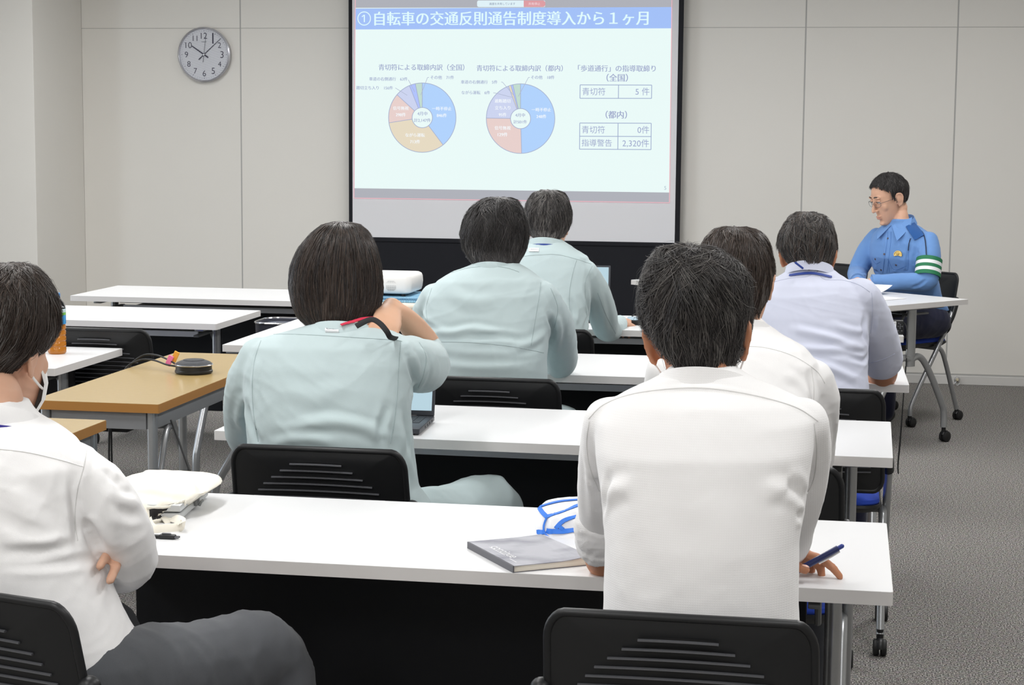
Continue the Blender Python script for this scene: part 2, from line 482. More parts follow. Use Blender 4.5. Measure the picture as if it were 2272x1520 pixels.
# ---------------------------------------------------------------- nesting chairs
def make_chair(label):
    t = thing('nesting_chair', label, 'chair', (0, 0, 0), 0, 'black nesting chairs with blue seats')
    W = 0.212
    def back_pt(u, v, off=0):                 # u -1..1 across, v 0..1 up
        w = W*(0.985+0.03*(1-v))
        x = u*w
        y = -0.105-0.06*v-0.012*v*v - 0.022*(1-u*u) + off
        z = 0.475+0.325*v - 0.022*(u*u)*v
        return Vector((x, y, z))
    def corner(u, v):
        # trim of the rounded corners
        return u, v
    nu, nv = 33, 22
    b = MB()
    outl = rounded_rect(-1, 0, 1, 1, 0.13, 6)
    # front and back skins over a rounded outline made from scaled loops
    loops = []
    for k in range(9):
        s = 1-k/8.0
        loops.append([(p[0]*s, 0.5+(p[1]-0.5)*s) for p in outl])
    n = len(outl)
    for side, off in ((0, -0.007), (1, 0.007)):
        vs = []; fs = []
        for k, lp in enumerate(loops[:-1]):
            for p in lp:
                bul = 0.004 if k == 0 else 0
                vs.append(back_pt(p[0], p[1], off+(bul if side == 0 else -bul))[:])
        vs.append(back_pt(0, .5, off)[:])
        for k in range(len(loops)-2):
            for j in range(n): fs.append((k*n+j, k*n+(j+1) % n, (k+1)*n+(j+1) % n, (k+1)*n+j))
        last = (len(loops)-2)*n
        for j in range(n): fs.append((last+j, last+(j+1) % n, len(vs)-1))
        b.add(vs, fs)
    # rolled rim
    rim = [back_pt(p[0], p[1], 0) for p in outl]
    b.tube(rim+[rim[0], rim[1]], 0.0075, 8, caps=False)
    # louvre ridges, each longer than the one above
    half = [0.30, 0.42, 0.53, 0.63, 0.70, 0.76, 0.80, 0.82, 0.83, 0.83, 0.84, 0.84, 0.84, 0.84]
    for k, h in enumerate(half):
        v = 0.855-0.0505*k
        pts = []
        for i in range(13):
            u = -h+2*h*i/12
            pts.append(back_pt(u, v-0.012*(1-(u/0.9)**2), -0.0092))
        b.tube(pts, [(0.0024, 0.0040)]*13, 6, mi=1, up=(0, 0, 1))
    b.build('backrest', [BLACKP, RIDGE], t, angle=50)
    st = MB()
    rings = []
    so = rounded_rect(-.21, -.12, .21, .29, .06, 6)
    for s, z in ((0.5, .462), (.80, .461), (.93, .456), (.99, .446), (1.0, .436), (.98, .428)):
        rings.append([(p[0]*s, .085+(p[1]-.085)*s, z-0.012*max(0, (p[1]-.2)/.09)) for p in so])
    st.loft(rings)
    st.build('seat', BLUESEAT, t)
    pan = MB()
    pan.loft([[(p[0]*s, .085+(p[1]-.085)*s, z) for p in so] for s, z in ((1.02, .432), (1.03, .424), (.95, .408), (.6, .400))])
    pan.box((-.06, -.02, .372), (.06, .14, .402), bev=.008)
    pan.build('seat_pan', BLACKP, t)
    for s in (-1, 1):
        x = s*.232
        fr = MB()
        fr.tube(smooth_path([(x*.96, -.125, .60), (x, -.085, .55), (x, -.03, .46), (x, .015, .395), (x, .12, .25), (x, .195, .14), (x, .215, .10), (x, .218, .06)], 4), .0125, 12)
        fr.build('front_leg', SILVER, t)
        sl = MB()
        sl.tube(smooth_path([(x*.955, -.145, .645), (x*.965, -.135, .615), (x*.99, -.105, .565), (x, -.08, .535)], 4), .0175, 12)
        sl.ellipsoid((x*.955, -.146, .648), (.019, .019, .017))
        sl.build('socket', BLACKP, t)
        rr = MB()
        rr.tube(smooth_path([(x*.95, .01, .405), (x*.95, -.04, .385), (x*.95, -.085, .30), (x*.95, -.16, .12), (x*.95, -.185, .06)], 4), .0125, 12)
        rr.build('rear_leg', SILVER, t)
        caster((x, .218, 0), t, -1, .025)
        caster((x*.95, -.185, 0), t, -1, .025)
    cb = MB().cyl((-.232, .005, .40), (.232, .005, .40), .011, 12)
    cb.build('crossbar', GREYMET, t)
    return t
chair0 = None
def chair(label, x, y, rz=0.0):
    global chair0
    if chair0 is None: t = chair0 = make_chair(label)
    else:
        t = copy_tree(chair0); t['label'] = label
    t.location = (x, y, 0); t.rotation_euler = (0, 0, rz)
    return t
OFF_RZ = math.atan2(v_.x, -v_.y)+PI*0     # faces -v_
chair('black nesting chair under the grey-haired person in the white textured shirt, nearest on the right', -0.24, 3.015)
chair('black nesting chair under the masked person at the left edge', -1.345, 2.93, RAD(-16))
chair('black nesting chair under the long-haired person in the green jacket', -1.215, 4.36)
chair('black nesting chair under the short-haired person in the third row', -1.05, 5.66)
chair('black nesting chair under the person in the pale blue short-sleeved shirt', -0.09, 5.66)
chair('black nesting chair under the person in the fourth row beside the laptop', -1.14, 7.06)
chair('black nesting chair mostly hidden behind the front person, under the dark-haired one in white', -0.205, 4.36)
chair('empty black nesting chair at the left, tucked behind the tea bottle table', -2.735, 6.66)
def off_pos(along, back):                 # position relative to the presenter's desk
    return Vector((0.205, 8.902, 0))+u_*along+v_*back
_fz = math.atan2(-v_.y, -v_.x)-PI/2
p = off_pos(.735, 1.02); chair('black nesting chair under the uniformed presenter by the wall', p.x, p.y, _fz)
p = off_pos(1.36, 1.02); chair('empty black nesting chair beside the presenter, only its back showing over the desk', p.x, p.y, _fz)
# ---------------------------------------------------------------- people: tools
SKIN = mat('skin', srgb(216, 170, 144), 0.5, spec=0.35, noise_amt=0.05, noise_scale=25, sss=0.08)
SKIN_P = mat('skin_pale', srgb(222, 176, 146), 0.5, spec=0.35, noise_amt=0.04, noise_scale=25, sss=0.08)
SKIN_T = mat('skin_tan', srgb(186, 128, 96), 0.5, spec=0.35, noise_amt=0.06, noise_scale=25, sss=0.06)
LIPS = mat('lips', srgb(196, 130, 118), 0.45)
NAIL = mat('finger_nail', srgb(228, 178, 156), 0.3, spec=0.6)
HAIR_B = mat('black_hair', srgb(46, 43, 43), 0.46, spec=0.5)
HAIR_M = mat('soft_black_hair', srgb(62, 58, 57), 0.42, spec=0.55)
HAIR_MB = mat('soft_brown_hair', srgb(74, 62, 55), 0.42, spec=0.55)
HAIR_BR = mat('brown_black_hair', srgb(48, 38, 33), 0.36, spec=0.5)
HAIR_G = mat('grey_hair', srgb(150, 148, 145), 0.4, spec=0.5)
HAIR_DG = mat('dark_grey_hair', srgb(98, 94, 91), 0.38, spec=0.5)
MASKW = mat('mask_white', srgb(238, 238, 236), 0.85)
BLACKFAB = mat('black_strap', srgb(26, 26, 28), 0.7)

def cloth(name, col, bump=0.25, scale=900, grid=0.0, gscale=0, dark=0.04):
    m = mat(name, col, 0.86, spec=0.2, noise_amt=dark, noise_scale=9, sheen=0.15)
    nt = m.node_tree; b = nt.nodes['Principled BSDF']
    tc = nt.nodes.new('ShaderNodeTexCoord')
    if grid:
        h = None
        for ax in ('X', 'Z'):
            w = nt.nodes.new('ShaderNodeTexWave'); w.wave_type = 'BANDS'; w.bands_direction = ax
            w.inputs['Scale'].default_value = gscale
            nt.links.new(tc.outputs['Object'], w.inputs['Vector'])
            if h is None: h = w.outputs['Fac']
            else:
                mn = nt.nodes.new('ShaderNodeMath'); mn.operation = 'MAXIMUM'
                nt.links.new(h, mn.inputs[0]); nt.links.new(w.outputs['Fac'], mn.inputs[1]); h = mn.outputs[0]
    else:
        n = nt.nodes.new('ShaderNodeTexNoise'); n.inputs['Scale'].default_value = scale
        nt.links.new(tc.outputs['Object'], n.inputs['Vector']); h = n.outputs['Fac']
    bp = nt.nodes.new('ShaderNodeBump'); bp.inputs['Strength'].default_value = grid or bump; bp.inputs['Distance'].default_value = 0.001
    nt.links.new(h, bp.inputs['Height']); nt.links.new(bp.outputs['Normal'], b.inputs['Normal'])
    return m
WAFFLE = cloth('white_waffle_shirt', srgb(247, 246, 246), grid=0.16, gscale=82, dark=0.01)
WHITESH = cloth('white_cotton_shirt', srgb(247, 246, 246), dark=0.012)
MINT = cloth('mint_work_jacket', srgb(190, 206, 208), dark=0.02)
PALEBLUE = cloth('pale_blue_shirt', srgb(214, 218, 236), bump=0.5, scale=1400, dark=0.03)
UNIBLUE = cloth('uniform_blue_shirt', srgb(106, 146, 202), dark=0.04)
UNIDARK = cloth('uniform_dark_blue_tab', srgb(44, 88, 150), dark=0.03)
GREYTR = cloth('charcoal_trousers', srgb(84, 86, 90), dark=0.05)
NAVYTR = cloth('navy_trousers', srgb(28, 30, 52), dark=0.05)
DARKTR = cloth('dark_trousers', srgb(40, 41, 46), dark=0.05)
SEAM_W = mat('seam_white', srgb(222, 221, 220), 0.9)
SEAM_M = mat('seam_mint', srgb(160, 176, 178), 0.9)
SEAM_B = mat('seam_pale_blue', srgb(188, 193, 214), 0.9)
SEAM_U = mat('seam_uniform', srgb(66, 108, 172), 0.9)
SHOE = mat('black_shoe', srgb(22, 21, 22), 0.4)

def evaluated(me, mods):
    o = bpy.data.objects.new('tmp', me); COL.objects.link(o)
    for kind, kw in mods:
        m = o.modifiers.new('m', kind)
        for k, v in kw.items(): setattr(m, k, v)
    dg = bpy.context.evaluated_depsgraph_get()
    r = bpy.data.meshes.new_from_object(o.evaluated_get(dg))
    bpy.data.objects.remove(o); bpy.data.meshes.remove(me)
    return r
def remesh(mb, voxel, it=6):
    me = mb.mesh('tmp')
    bm = bmesh.new(); bm.from_mesh(me); bmesh.ops.recalc_face_normals(bm, faces=list(bm.faces)); bm.to_mesh(me); bm.free()
    return evaluated(me, [('REMESH', dict(mode='VOXEL', voxel_size=voxel)), ('SMOOTH', dict(factor=0.5, iterations=it))])
def coords(me):
    a = np.empty(len(me.vertices)*3); me.vertices.foreach_get('co', a); return a.reshape(-1, 3)
def normals(me):
    a = np.empty(len(me.vertices)*3); me.vertices.foreach_get('normal', a); return a.reshape(-1, 3)
def setco(me, V):
    me.vertices.foreach_set('co', V.ravel()); me.update()
def bvh(me):
    me.calc_loop_triangles()
    return BVHTree.FromPolygons([v.co for v in me.vertices], [tuple(p.vertices) for p in me.polygons])
def cast(tree, px, py, Y0=0.3):
    d = ray(px, py).normalized()
    h = tree.ray_cast(CAM_P, d)
    return (h[0], h[1]) if h[0] is not None else (None, None)
def cast_line(tree, pts, n=6):
    out = []
    q = smooth_path([(p[0], p[1], 0) for p in pts], n)
    for p in q:
        a, nn = cast(tree, p.x, p.y)
        if a is not None:
            if out and (a-out[-1][0]).length > 0.12: break
            out.append((a, nn))
    return out
def fold(me, tree, pts, amp, w):
    L = cast_line(tree, pts, 5)
    if len(L) < 2: return
    P = np.array([p[0][:] for p in L]); V = coords(me); N = normals(me)
    lo = P.min(0)-3*w; hi = P.max(0)+3*w
    idx = np.where(np.all((V > lo) & (V < hi), axis=1))[0]
    if not len(idx): return
    v = V[idx]; best = np.full(len(idx), 1e9); tt = np.zeros(len(idx))
    K = len(P)-1
    for k in range(K):
        a, b = P[k], P[k+1]; d = b-a; l2 = d@d+1e-12
        t = np.clip(((v-a)@d)/l2, 0, 1)
        r = np.linalg.norm(v-(a+t[:, None]*d), axis=1)
        m = r < best; best[m] = r[m]; tt[m] = (k+t[m])/K
    tap = np.sin(np.clip(tt, 0.02, 0.98)*PI)**0.6
    x = best/w
    disp = amp*tap*(np.exp(-x*x) - 0.45*np.exp(-((x-1.7)/0.8)**2))
    V[idx] += N[idx]*disp[:, None]
    setco(me, V)
def crumple(me, amp, freq, seed=0, axis=(1, 1, 1), weight=None):
    """cloth creases: warped ridged waves of several directions plus a soft swell"""
    V = coords(me); N = normals(me)
    rs = np.random.RandomState(seed); d = np.zeros(len(V))
    for k in range(9):
        f = freq*(.7+k*0.28); dirv = rs.normal(size=3)*np.array(axis); dirv /= np.linalg.norm(dirv)
        ph = rs.uniform(0, 6.28)
        w1 = np.sin(V@(rs.normal(size=3)*freq*0.45)+rs.uniform(0, 6.28)); w2 = np.sin(V@(rs.normal(size=3)*freq*0.9)+rs.uniform(0, 6.28))
        x = np.sin(V@dirv*f+ph+2.2*w1+.9*w2)
        mask = np.clip(.5+.9*np.sin(V@(rs.normal(size=3)*freq*0.4)+rs.uniform(0, 6.28)), 0, 1)
        ridge = (1-np.abs(x))**2.2-.28
        d += mask*(ridge*.9+x*.25)/(1+k*0.22)
    if weight is not None: d = d*weight(V)
    V += N*(d*amp/2.4)[:, None]
    setco(me, V)
def seam(parent, tree, pts, mt, base, r=0.0010, off=0.0001, name='seam', flat=None, n=8):
    L = cast_line(tree, pts, n)
    if len(L) < 3: return None
    mb = MB()
    if flat:
        vs = []; fs = []
        for i, (p, nn) in enumerate(L):
            t = (L[min(i+1, len(L)-1)][0]-L[max(i-1, 0)][0]).normalized()
            s = nn.cross(t).normalized()
            for a, b in ((-1, off), (-1, off+.0014), (1, off+.0014), (1, off)):
                vs.append((p+s*a*flat+nn*b)[:])
        mb.loft([vs[i*4:i*4+4] for i in range(len(L))])
    else:
        mb.tube([p+nn*off for p, nn in L], r, 6)
    return mb.build(name, mt, parent, off=base)

def head_matrix(c, yaw=0, pitch=0, roll=0, s=1.0):
    return Matrix.Translation(c) @ Matrix.Rotation(yaw, 4, 'Z') @ Matrix.Rotation(pitch, 4, 'X') @ Matrix.Rotation(roll, 4, 'Y') @ Matrix.Scale(s, 4)
def add_M(mb, src, M):
    for v, f0 in zip(src.v, [0]): pass
    V = np.concatenate(src.v); V = np.array([(M @ Vector(p))[:] for p in V])
    mb.add(V, src.f)
def head_parts(mb, M, face=False, ear=1.0):
    h = MB()
    h.ellipsoid((0, -.008, .045), (.076, .097, .084), n=28, k=20)
    # face block lofted from brow to chin: (z, half width, y back, y front)
    rows = [(.075, .060, -.03, .078), (.045, .066, -.04, .088), (.02, .068, -.04, .088), (-.01, .066, -.04, .088), (-.035, .062, -.04, .087),
            (-.06, .056, -.04, .085), (-.085, .046, -.02, .081), (-.104, .033, .01, .078), (-.115, .018, .035, .070)]
    rings = []
    for z, hw, yb, yf in rows:
        cy, hd = (yb+yf)/2, (yf-yb)/2
        rings.append([(hw*math.copysign(abs(math.cos(a))**.85, math.cos(a)), cy+hd*math.copysign(abs(math.sin(a))**.85, math.sin(a)), z) for a in [2*PI*i/28 for i in range(28)]])
    h.loft(rings)
    # neck
    h.tube([(0, -.025, .02), (0, -.028, -.05), (0, -.034, -.075)], [.052, .054, .052], 20)
    # nose, brow, lips, chin
    h.tube([(0, .088, .035), (0, .097, .010), (0, .108, -.012), (0, .111, -.022)], [.007, .008, .0095, .0105], 12, round_caps=True)
    for s in (-1, 1):
        h.ellipsoid((s*.011, .097, -.024), (.0085, .010, .0075))
        h.ellipsoid((s*.027, .085, .043), (.024, .009, .008))
        h.ellipsoid((s*.036, .064, -.012), (.026, .018, .026))
        # ear: rim, lobe and back
        e = MB()
        rim = [(.002, .012, .012), (.006, .014, .026), (.011, .006, .036), (.016, -.008, .037), (.019, -.018, .028), (.018, -.021, .010), (.013, -.016, -.010), (.008, -.006, -.026), (.003, .004, -.028)]
        e.tube(smooth_path(rim, 4), .0048, 8, round_caps=True)
        e.ellipsoid((.009, -.005, .010), (.007, .018, .025))
        e.ellipsoid((.006, -.002, -.022), (.006, .009, .010))
        e.ellipsoid((-.004, .004, .002), (.010, .012, .022))
        Me = Matrix.Translation((s*.0735, -.004, .0)) @ Matrix.Scale(s, 4, (1, 0, 0)) @ Matrix.Scale(ear, 4)
        add_M(h, e, Me)
    h.ellipsoid((0, .090, -.058), (.020, .010, .006))
    h.ellipsoid((0, .089, -.070), (.017, .010, .006))
    h.ellipsoid((0, .078, -.100), (.020, .014, .013))
    add_M(mb, h, M)

def hand_parts(mb, M, side=1, curl=(35, 40, 45, 50), thumb=(20, 25), spread=3, nails=None, s=1.0):
    """local frame: +x fingers, +z back of the hand, thumb towards +y*side"""
    h = MB()
    h.tube([(-.03, 0, 0), (0, 0, .001), (.03, .002*side, .003), (.065, .001*side, .003), (.088, -.001*side, .001)], [(.021, .027), (.017, .029), (.0155, .036), (.0145, .040), (.011, .039)], 20, up=(0, 0, 1), round_caps=True)
    tips = []
    for i in range(4):
        y = side*(.030-.020*i)
        L = [(.044, .027, .021), (.049, .031, .022), (.045, .029, .021), (.036, .022, .018)][i]
        r = [.0088, .009, .0085, .0075][i]
        ang = 0; p = Vector((.082-.004*abs(i-1), y, .002)); sp = RAD(spread*(1.5-i))*side
        pts = [p-Vector((.02, 0, 0)), p]; c = curl[i] if isinstance(curl, (list, tuple)) else curl
        for k, l in enumerate(L):
            ang += RAD(c*(0.75, 1.1, 0.6)[k])
            d = Vector((math.cos(ang)*math.cos(sp), math.cos(ang)*math.sin(sp), -math.sin(ang)))
            p = p+d*l; pts.append(p)
        h.tube(pts, [r*1.05, r*1.05, r, r*.95, r*.82], 12, round_caps=True)
        tips.append((p, d, ang))
    t0 = Vector((.012, side*.022, -.006)); a1, a2 = RAD(thumb[0]), RAD(thumb[1])
    d1 = Vector((math.cos(RAD(40)), side*math.sin(RAD(40)), -.25)).normalized()
    d2 = Vector((math.cos(RAD(40)-a1), side*math.sin(RAD(40)-a1), -.25-.2*a1)).normalized()
    d3 = Vector((math.cos(RAD(40)-a1-a2), side*math.sin(RAD(40)-a1-a2), -.25-.2*a1)).normalized()
    q = [t0, t0+d1*.04, t0+d1*.04+d2*.034, t0+d1*.04+d2*.034+d3*.026]
    h.tube(q, [.015, .0115, .0105, .0085], 12, round_caps=True)
    M2 = M @ Matrix.Scale(s, 4)
    add_M(mb, h, M2)
    return M2, q, tips

def frame(o, x, z):
    """matrix with its x axis along x and z axis near z"""
    x = Vector(x).normalized(); z = Vector(z); z = (z-x*z.dot(x)).normalized(); y = z.cross(x)
    return Matrix(((x.x, y.x, z.x, o[0]), (x.y, y.y, z.y, o[1]), (x.z, y.z, z.z, o[2]), (0, 0, 0, 1)))

def row_ring(row, sc=1.0, n=40, e=2.35):
    if row[0] == 'w':
        _, x0, x1, z, Y, hd = row; a = Vector((x0, Y, z)); b = Vector((x1, Y, z))
    else:
        py, xl, xr, Y, hd = row; a = at(xl, py, Y); b = at(xr, py, Y)
    c = (a+b)/2; hw = (b-a).length/2*sc; hd *= sc
    out = []
    for i in range(n):
        t = 2*PI*i/n; cs, sn = math.cos(t), math.sin(t)
        out.append((c.x+hw*math.copysign(abs(cs)**(2/e), cs), c.y+hd*math.copysign(abs(sn)**(2/e), sn), c.z+(b.z-a.z)/2*cs))
    return out
def chain(c):
    pts = []; rr = []
    for q in c:
        if q[0] == 'w': pts.append(Vector(q[1:4])); rr.append(q[4])
        else: pts.append(at(q[0], q[1], q[2])); rr.append(q[3])
    k = 4; P = smooth_path(pts, k); R = []
    for i in range(len(rr)-1):
        f = lambda v: v if isinstance(v, tuple) else (v, v)
        a, b = f(rr[i]), f(rr[i+1])
        for j in range(k): R.append((a[0]+(b[0]-a[0])*j/k, a[1]+(b[1]-a[1])*j/k))
    R.append(rr[-1] if isinstance(rr[-1], tuple) else (rr[-1], rr[-1]))
    return P, R

# ---------------------------------------------------------------- hair
def hair_rows(rows):
    """hair volume measured from its outline: rows top to bottom (py, xl, xr, Y, half depth)"""
    C = []; W = []; D = []
    r0 = rows[0]; xc = (r0[1]+r0[2])/2
    rows = [(r0[0]-(rows[1][0]-r0[0])*.12, xc-1, xc+1, r0[3], .002)]+list(rows)
    for py, xl, xr, Y, hd in rows:
        a, b = at(xl, py, Y), at(xr, py, Y); C.append(np.array(((a+b)/2)[:])); W.append((b-a).length/2); D.append(hd)
    C = np.array(C); W = np.array(W); D = np.array(D); K = len(rows)-1
    X = np.array((_rt.x, _rt.y, 0)); Yv = np.array((-_rt.y, _rt.x, 0))
    dist = np.concatenate([[0], np.cumsum(np.linalg.norm(np.diff(C, axis=0), axis=1)+np.abs(np.diff(W))*.8)]); dist /= dist[-1]
    def P(t, th):
        t = np.asarray(t, float); th = np.asarray(th, float)
        tt = np.clip(t, 0, 1.0)
        c = np.stack([np.interp(tt, dist, C[:, i]) for i in range(3)], -1)
        w = np.interp(tt, dist, W); d = np.interp(tt, dist, D)
        p = c+(w*np.cos(th))[..., None]*X+(d*np.sin(th))[..., None]*Yv
        ex = np.maximum(t-1, 0)
        p[..., 2] -= ex*0.25
        return p
    ctr = C.mean(0)
    return P, ctr
def hair_cap(M, c, r, tilt, amax):
    """hair volume as a cap on the skull, in the head's frame; t runs from the crown"""
    R = np.array(Matrix.Rotation(tilt, 3, 'X')); A = np.array(M)
    def P(t, th):
        t = np.asarray(t, float); th = np.asarray(th, float); a = np.clip(t, 0.002, 1.3)*amax
        d = np.stack([np.sin(a)*np.cos(th), np.sin(a)*np.sin(th), np.cos(a)], -1) @ R.T
        p = d*np.array(r)+np.array(c)
        return p @ A[:3, :3].T+A[:3, 3]
    ctr = (M @ Vector(c))
    return P, np.array(ctr[:])
def hair(parent, base, vol, tmax, mats, n=2500, seed=1, width=0.0007, frac_grey=0.1, lock=220, lift=0.006, swirl=0.35, ragged=0.06, tx=(-1, -.55, -.1, .35, 1), name='hair', shell=0.982, len_=(0.16, 0.34), start=0.0, spread=0.07, lump=0.003, mid=0.35, fly=0.02):
    P0, ctr = vol
    rs = np.random.RandomState(seed)
    lp = rs.uniform(0, 6.28, 8)
    def P(t, th):
        p = P0(t, th); d = p-ctr; d = d/(np.linalg.norm(d, axis=-1)[..., None]+1e-9)
        l = np.sin(3*th+lp[0]+4*t)*.5+np.sin(7*th+lp[1]-6*t)*.5+np.sin(12*th+lp[2]+9*t)*.45+np.sin(5*th+14*t+lp[3])*.4
        return p+d*(lump*l*np.clip(np.asarray(t)*5, 0, 1)-lift*.30-lump*.3)[..., None]
    tm = lambda th: np.interp(np.sin(th), tx, tmax)
    nt_, nth = 30, 96
    th = np.linspace(0, 2*PI, nth, endpoint=False)
    V = []
    for i in range(nt_+1):
        t = np.maximum(i/nt_*tm(th), .004)
        p = P(t, th)
        lockn = np.sin(th*31+lp[4]+3*np.sin(t*9+lp[5]))*.5+np.sin(th*47+lp[6]+2*np.sin(t*13))*.4
        d = p-ctr; d /= np.linalg.norm(d, axis=1)[:, None]+1e-9
        V.append(ctr+(p-ctr)*shell+d*(lockn*.0016*min(1, i/6))[:, None])
    mb = MB()
    rings = [list(map(tuple, r)) for r in V]
    inner = [list(map(tuple, ctr+(np.array(r)-ctr)*.86)) for r in V[::-1]]
    mb.loft(rings+inner[:-1], caps=True)
    V0 = np.concatenate(mb.v); f0 = mb.f
    seg = 6
    hq = np.arange(1, lock+1); lth = (hq*0.6180339887 % 1)*2*PI; lt = -.05+.97*((hq*0.7548776662+.37) % 1); lr = rs.uniform(-.8, 1, lock)
    # neighbouring locks mostly lie the same way, with some crossing
    lsw = swirl*(np.sin(2*lth+lp[0])*.6+np.sin(3*lth+5*lt+lp[1])*.5)+rs.normal(0, swirl*.55, lock)
    li = rs.randint(0, lock, n); wid = rs.normal(0, spread, n)
    loose = rs.rand(n) < .35; wid = np.where(loose, rs.normal(0, .5, n), wid); lt2 = np.where(loose, rs.normal(0, .15, n), 0)
    th0 = lth[li]+wid; wid = np.where(loose, rs.normal(0, .06, n), wid); ll = (len_[0]+(len_[1]-len_[0])*rs.rand(lock))[li]*rs.uniform(.75, 1.2, n)
    t0 = np.clip(lt[li]+lt2+rs.normal(0, .035, n), start, .95)
    isfly = rs.rand(n) < fly; flysw = rs.normal(0, .5, n)*isfly; flyl = rs.uniform(.2, .9, n)*isfly
    S = []
    for k in range(seg):
        u = k/(seg-1)
        narrow = np.clip(.25+t0*1.6, .25, 1)
        thk = th0-wid*(.6*u**1.4)+(lsw[li]*u*(.5+.5*u))/narrow*.6+flysw*u
        m = tm(thk)*(1+ragged*.5*np.sin(th0*37+lp[2]))
        t = np.maximum(t0+ll*u, .004)*m
        t = np.minimum(t, m*(1+ragged*rs.uniform(-.2, .6, n)))
        p = P(t, thk)
        d = p-ctr; d /= np.linalg.norm(d, axis=1)[:, None]+1e-9
        off = .0004+lift*(.45+.55*lr[li])*u**1.3*(1.25-.6*u)+lift*.30*rs.rand(n)*u+lift*flyl*u
        S.append(p+d*off[:, None])
    S = np.stack(S, 1)
    T = np.gradient(S, axis=1); T /= np.linalg.norm(T, axis=2)[..., None]+1e-9
    D = S-ctr; D /= np.linalg.norm(D, axis=2)[..., None]+1e-9
    U = np.cross(T, D); U /= np.linalg.norm(U, axis=2)[..., None]+1e-9
    Wd = np.cross(U, T)
    prof = np.array([.8, 1, 1, .9, .6, .12])*width
    wv = (prof[None, :]*rs.uniform(.5, 1.5, n)[:, None]*np.where(isfly, .55, 1)[:, None])[..., None]
    vs = np.stack([S+U*wv*1.5, S-U*wv*1.5, S+Wd*wv*1.1], 2).reshape(-1, 3)
    b = (np.arange(n)*seg*3)[:, None]+(np.arange(seg-1)*3)[None, :]
    a = b.reshape(-1)
    F = np.stack([np.stack([a, a+1, a+4, a+3], 1), np.stack([a+1, a+2, a+5, a+4], 1), np.stack([a+2, a, a+3, a+5], 1)], 1).reshape(-1, 4)+len(V0)
    allv = np.concatenate([V0, vs])-np.array(base)
    me = bpy.data.meshes.new(name)
    me.from_pydata(allv.tolist(), [], list(f0)+[tuple(x) for x in F.tolist()])
    gi = np.where(rs.rand(n) < mid, 2, 0)
    gl = rs.rand(lock)[li] < frac_grey*1.2
    gi = np.where((rs.rand(n) < frac_grey*.5) | (gl & (rs.rand(n) < .55)), 1, gi)
    gi = np.minimum(gi, len(mats)-1)
    mi = np.concatenate([np.zeros(len(f0), int), np.repeat(gi, (seg-1)*3)])
    for m_ in mats: me.materials.append(m_)
    me.polygons.foreach_set('material_index', mi); me.update()
    me.polygons.foreach_set('use_smooth', [True]*len(me.polygons))
    o = bpy.data.objects.new(name, me); COL.objects.link(o); o.parent = parent
    return o

def collar(parent, base, C, rx, ry, h, mt, slope=0.35, flare=0.012, gap=0.5, th=0.0035, name='collar', yaw=0):
    """folded shirt collar round the neck: C its back top centre level, open at the front by gap radians"""
    rings = []; N = 40
    Rz = Matrix.Rotation(yaw, 3, 'Z')
    for i in range(N+1):
        a = -PI/2 + (gap/2-PI) + (2*PI-gap)*i/N + PI + PI/2 - PI/2
        a = PI/2+gap/2+(2*PI-gap)*i/N
        d = Vector((math.cos(a), math.sin(a), 0)); back = (1-math.sin(a))/2
        zt = -slope*(1-back)*2*ry
        hh = h*(0.8+.45*(1-back))*(1+1.2*max(0, 1-min(i, N-i)/6.0))
        p = lambda r, z: (Vector(C)+Rz @ Vector((d.x*(rx+r), d.y*(ry+r), zt+z)))[:]
        rings.append([p(0, -.004), p(.002, 0), p(th, -.001), p(flare*.6, -hh*.5), p(flare, -hh), p(flare-th, -hh), p(flare*.4-th, -hh*.5), p(-.001, -hh*1.1)])
    return MB().loft(rings).build(name, mt, parent, off=base)

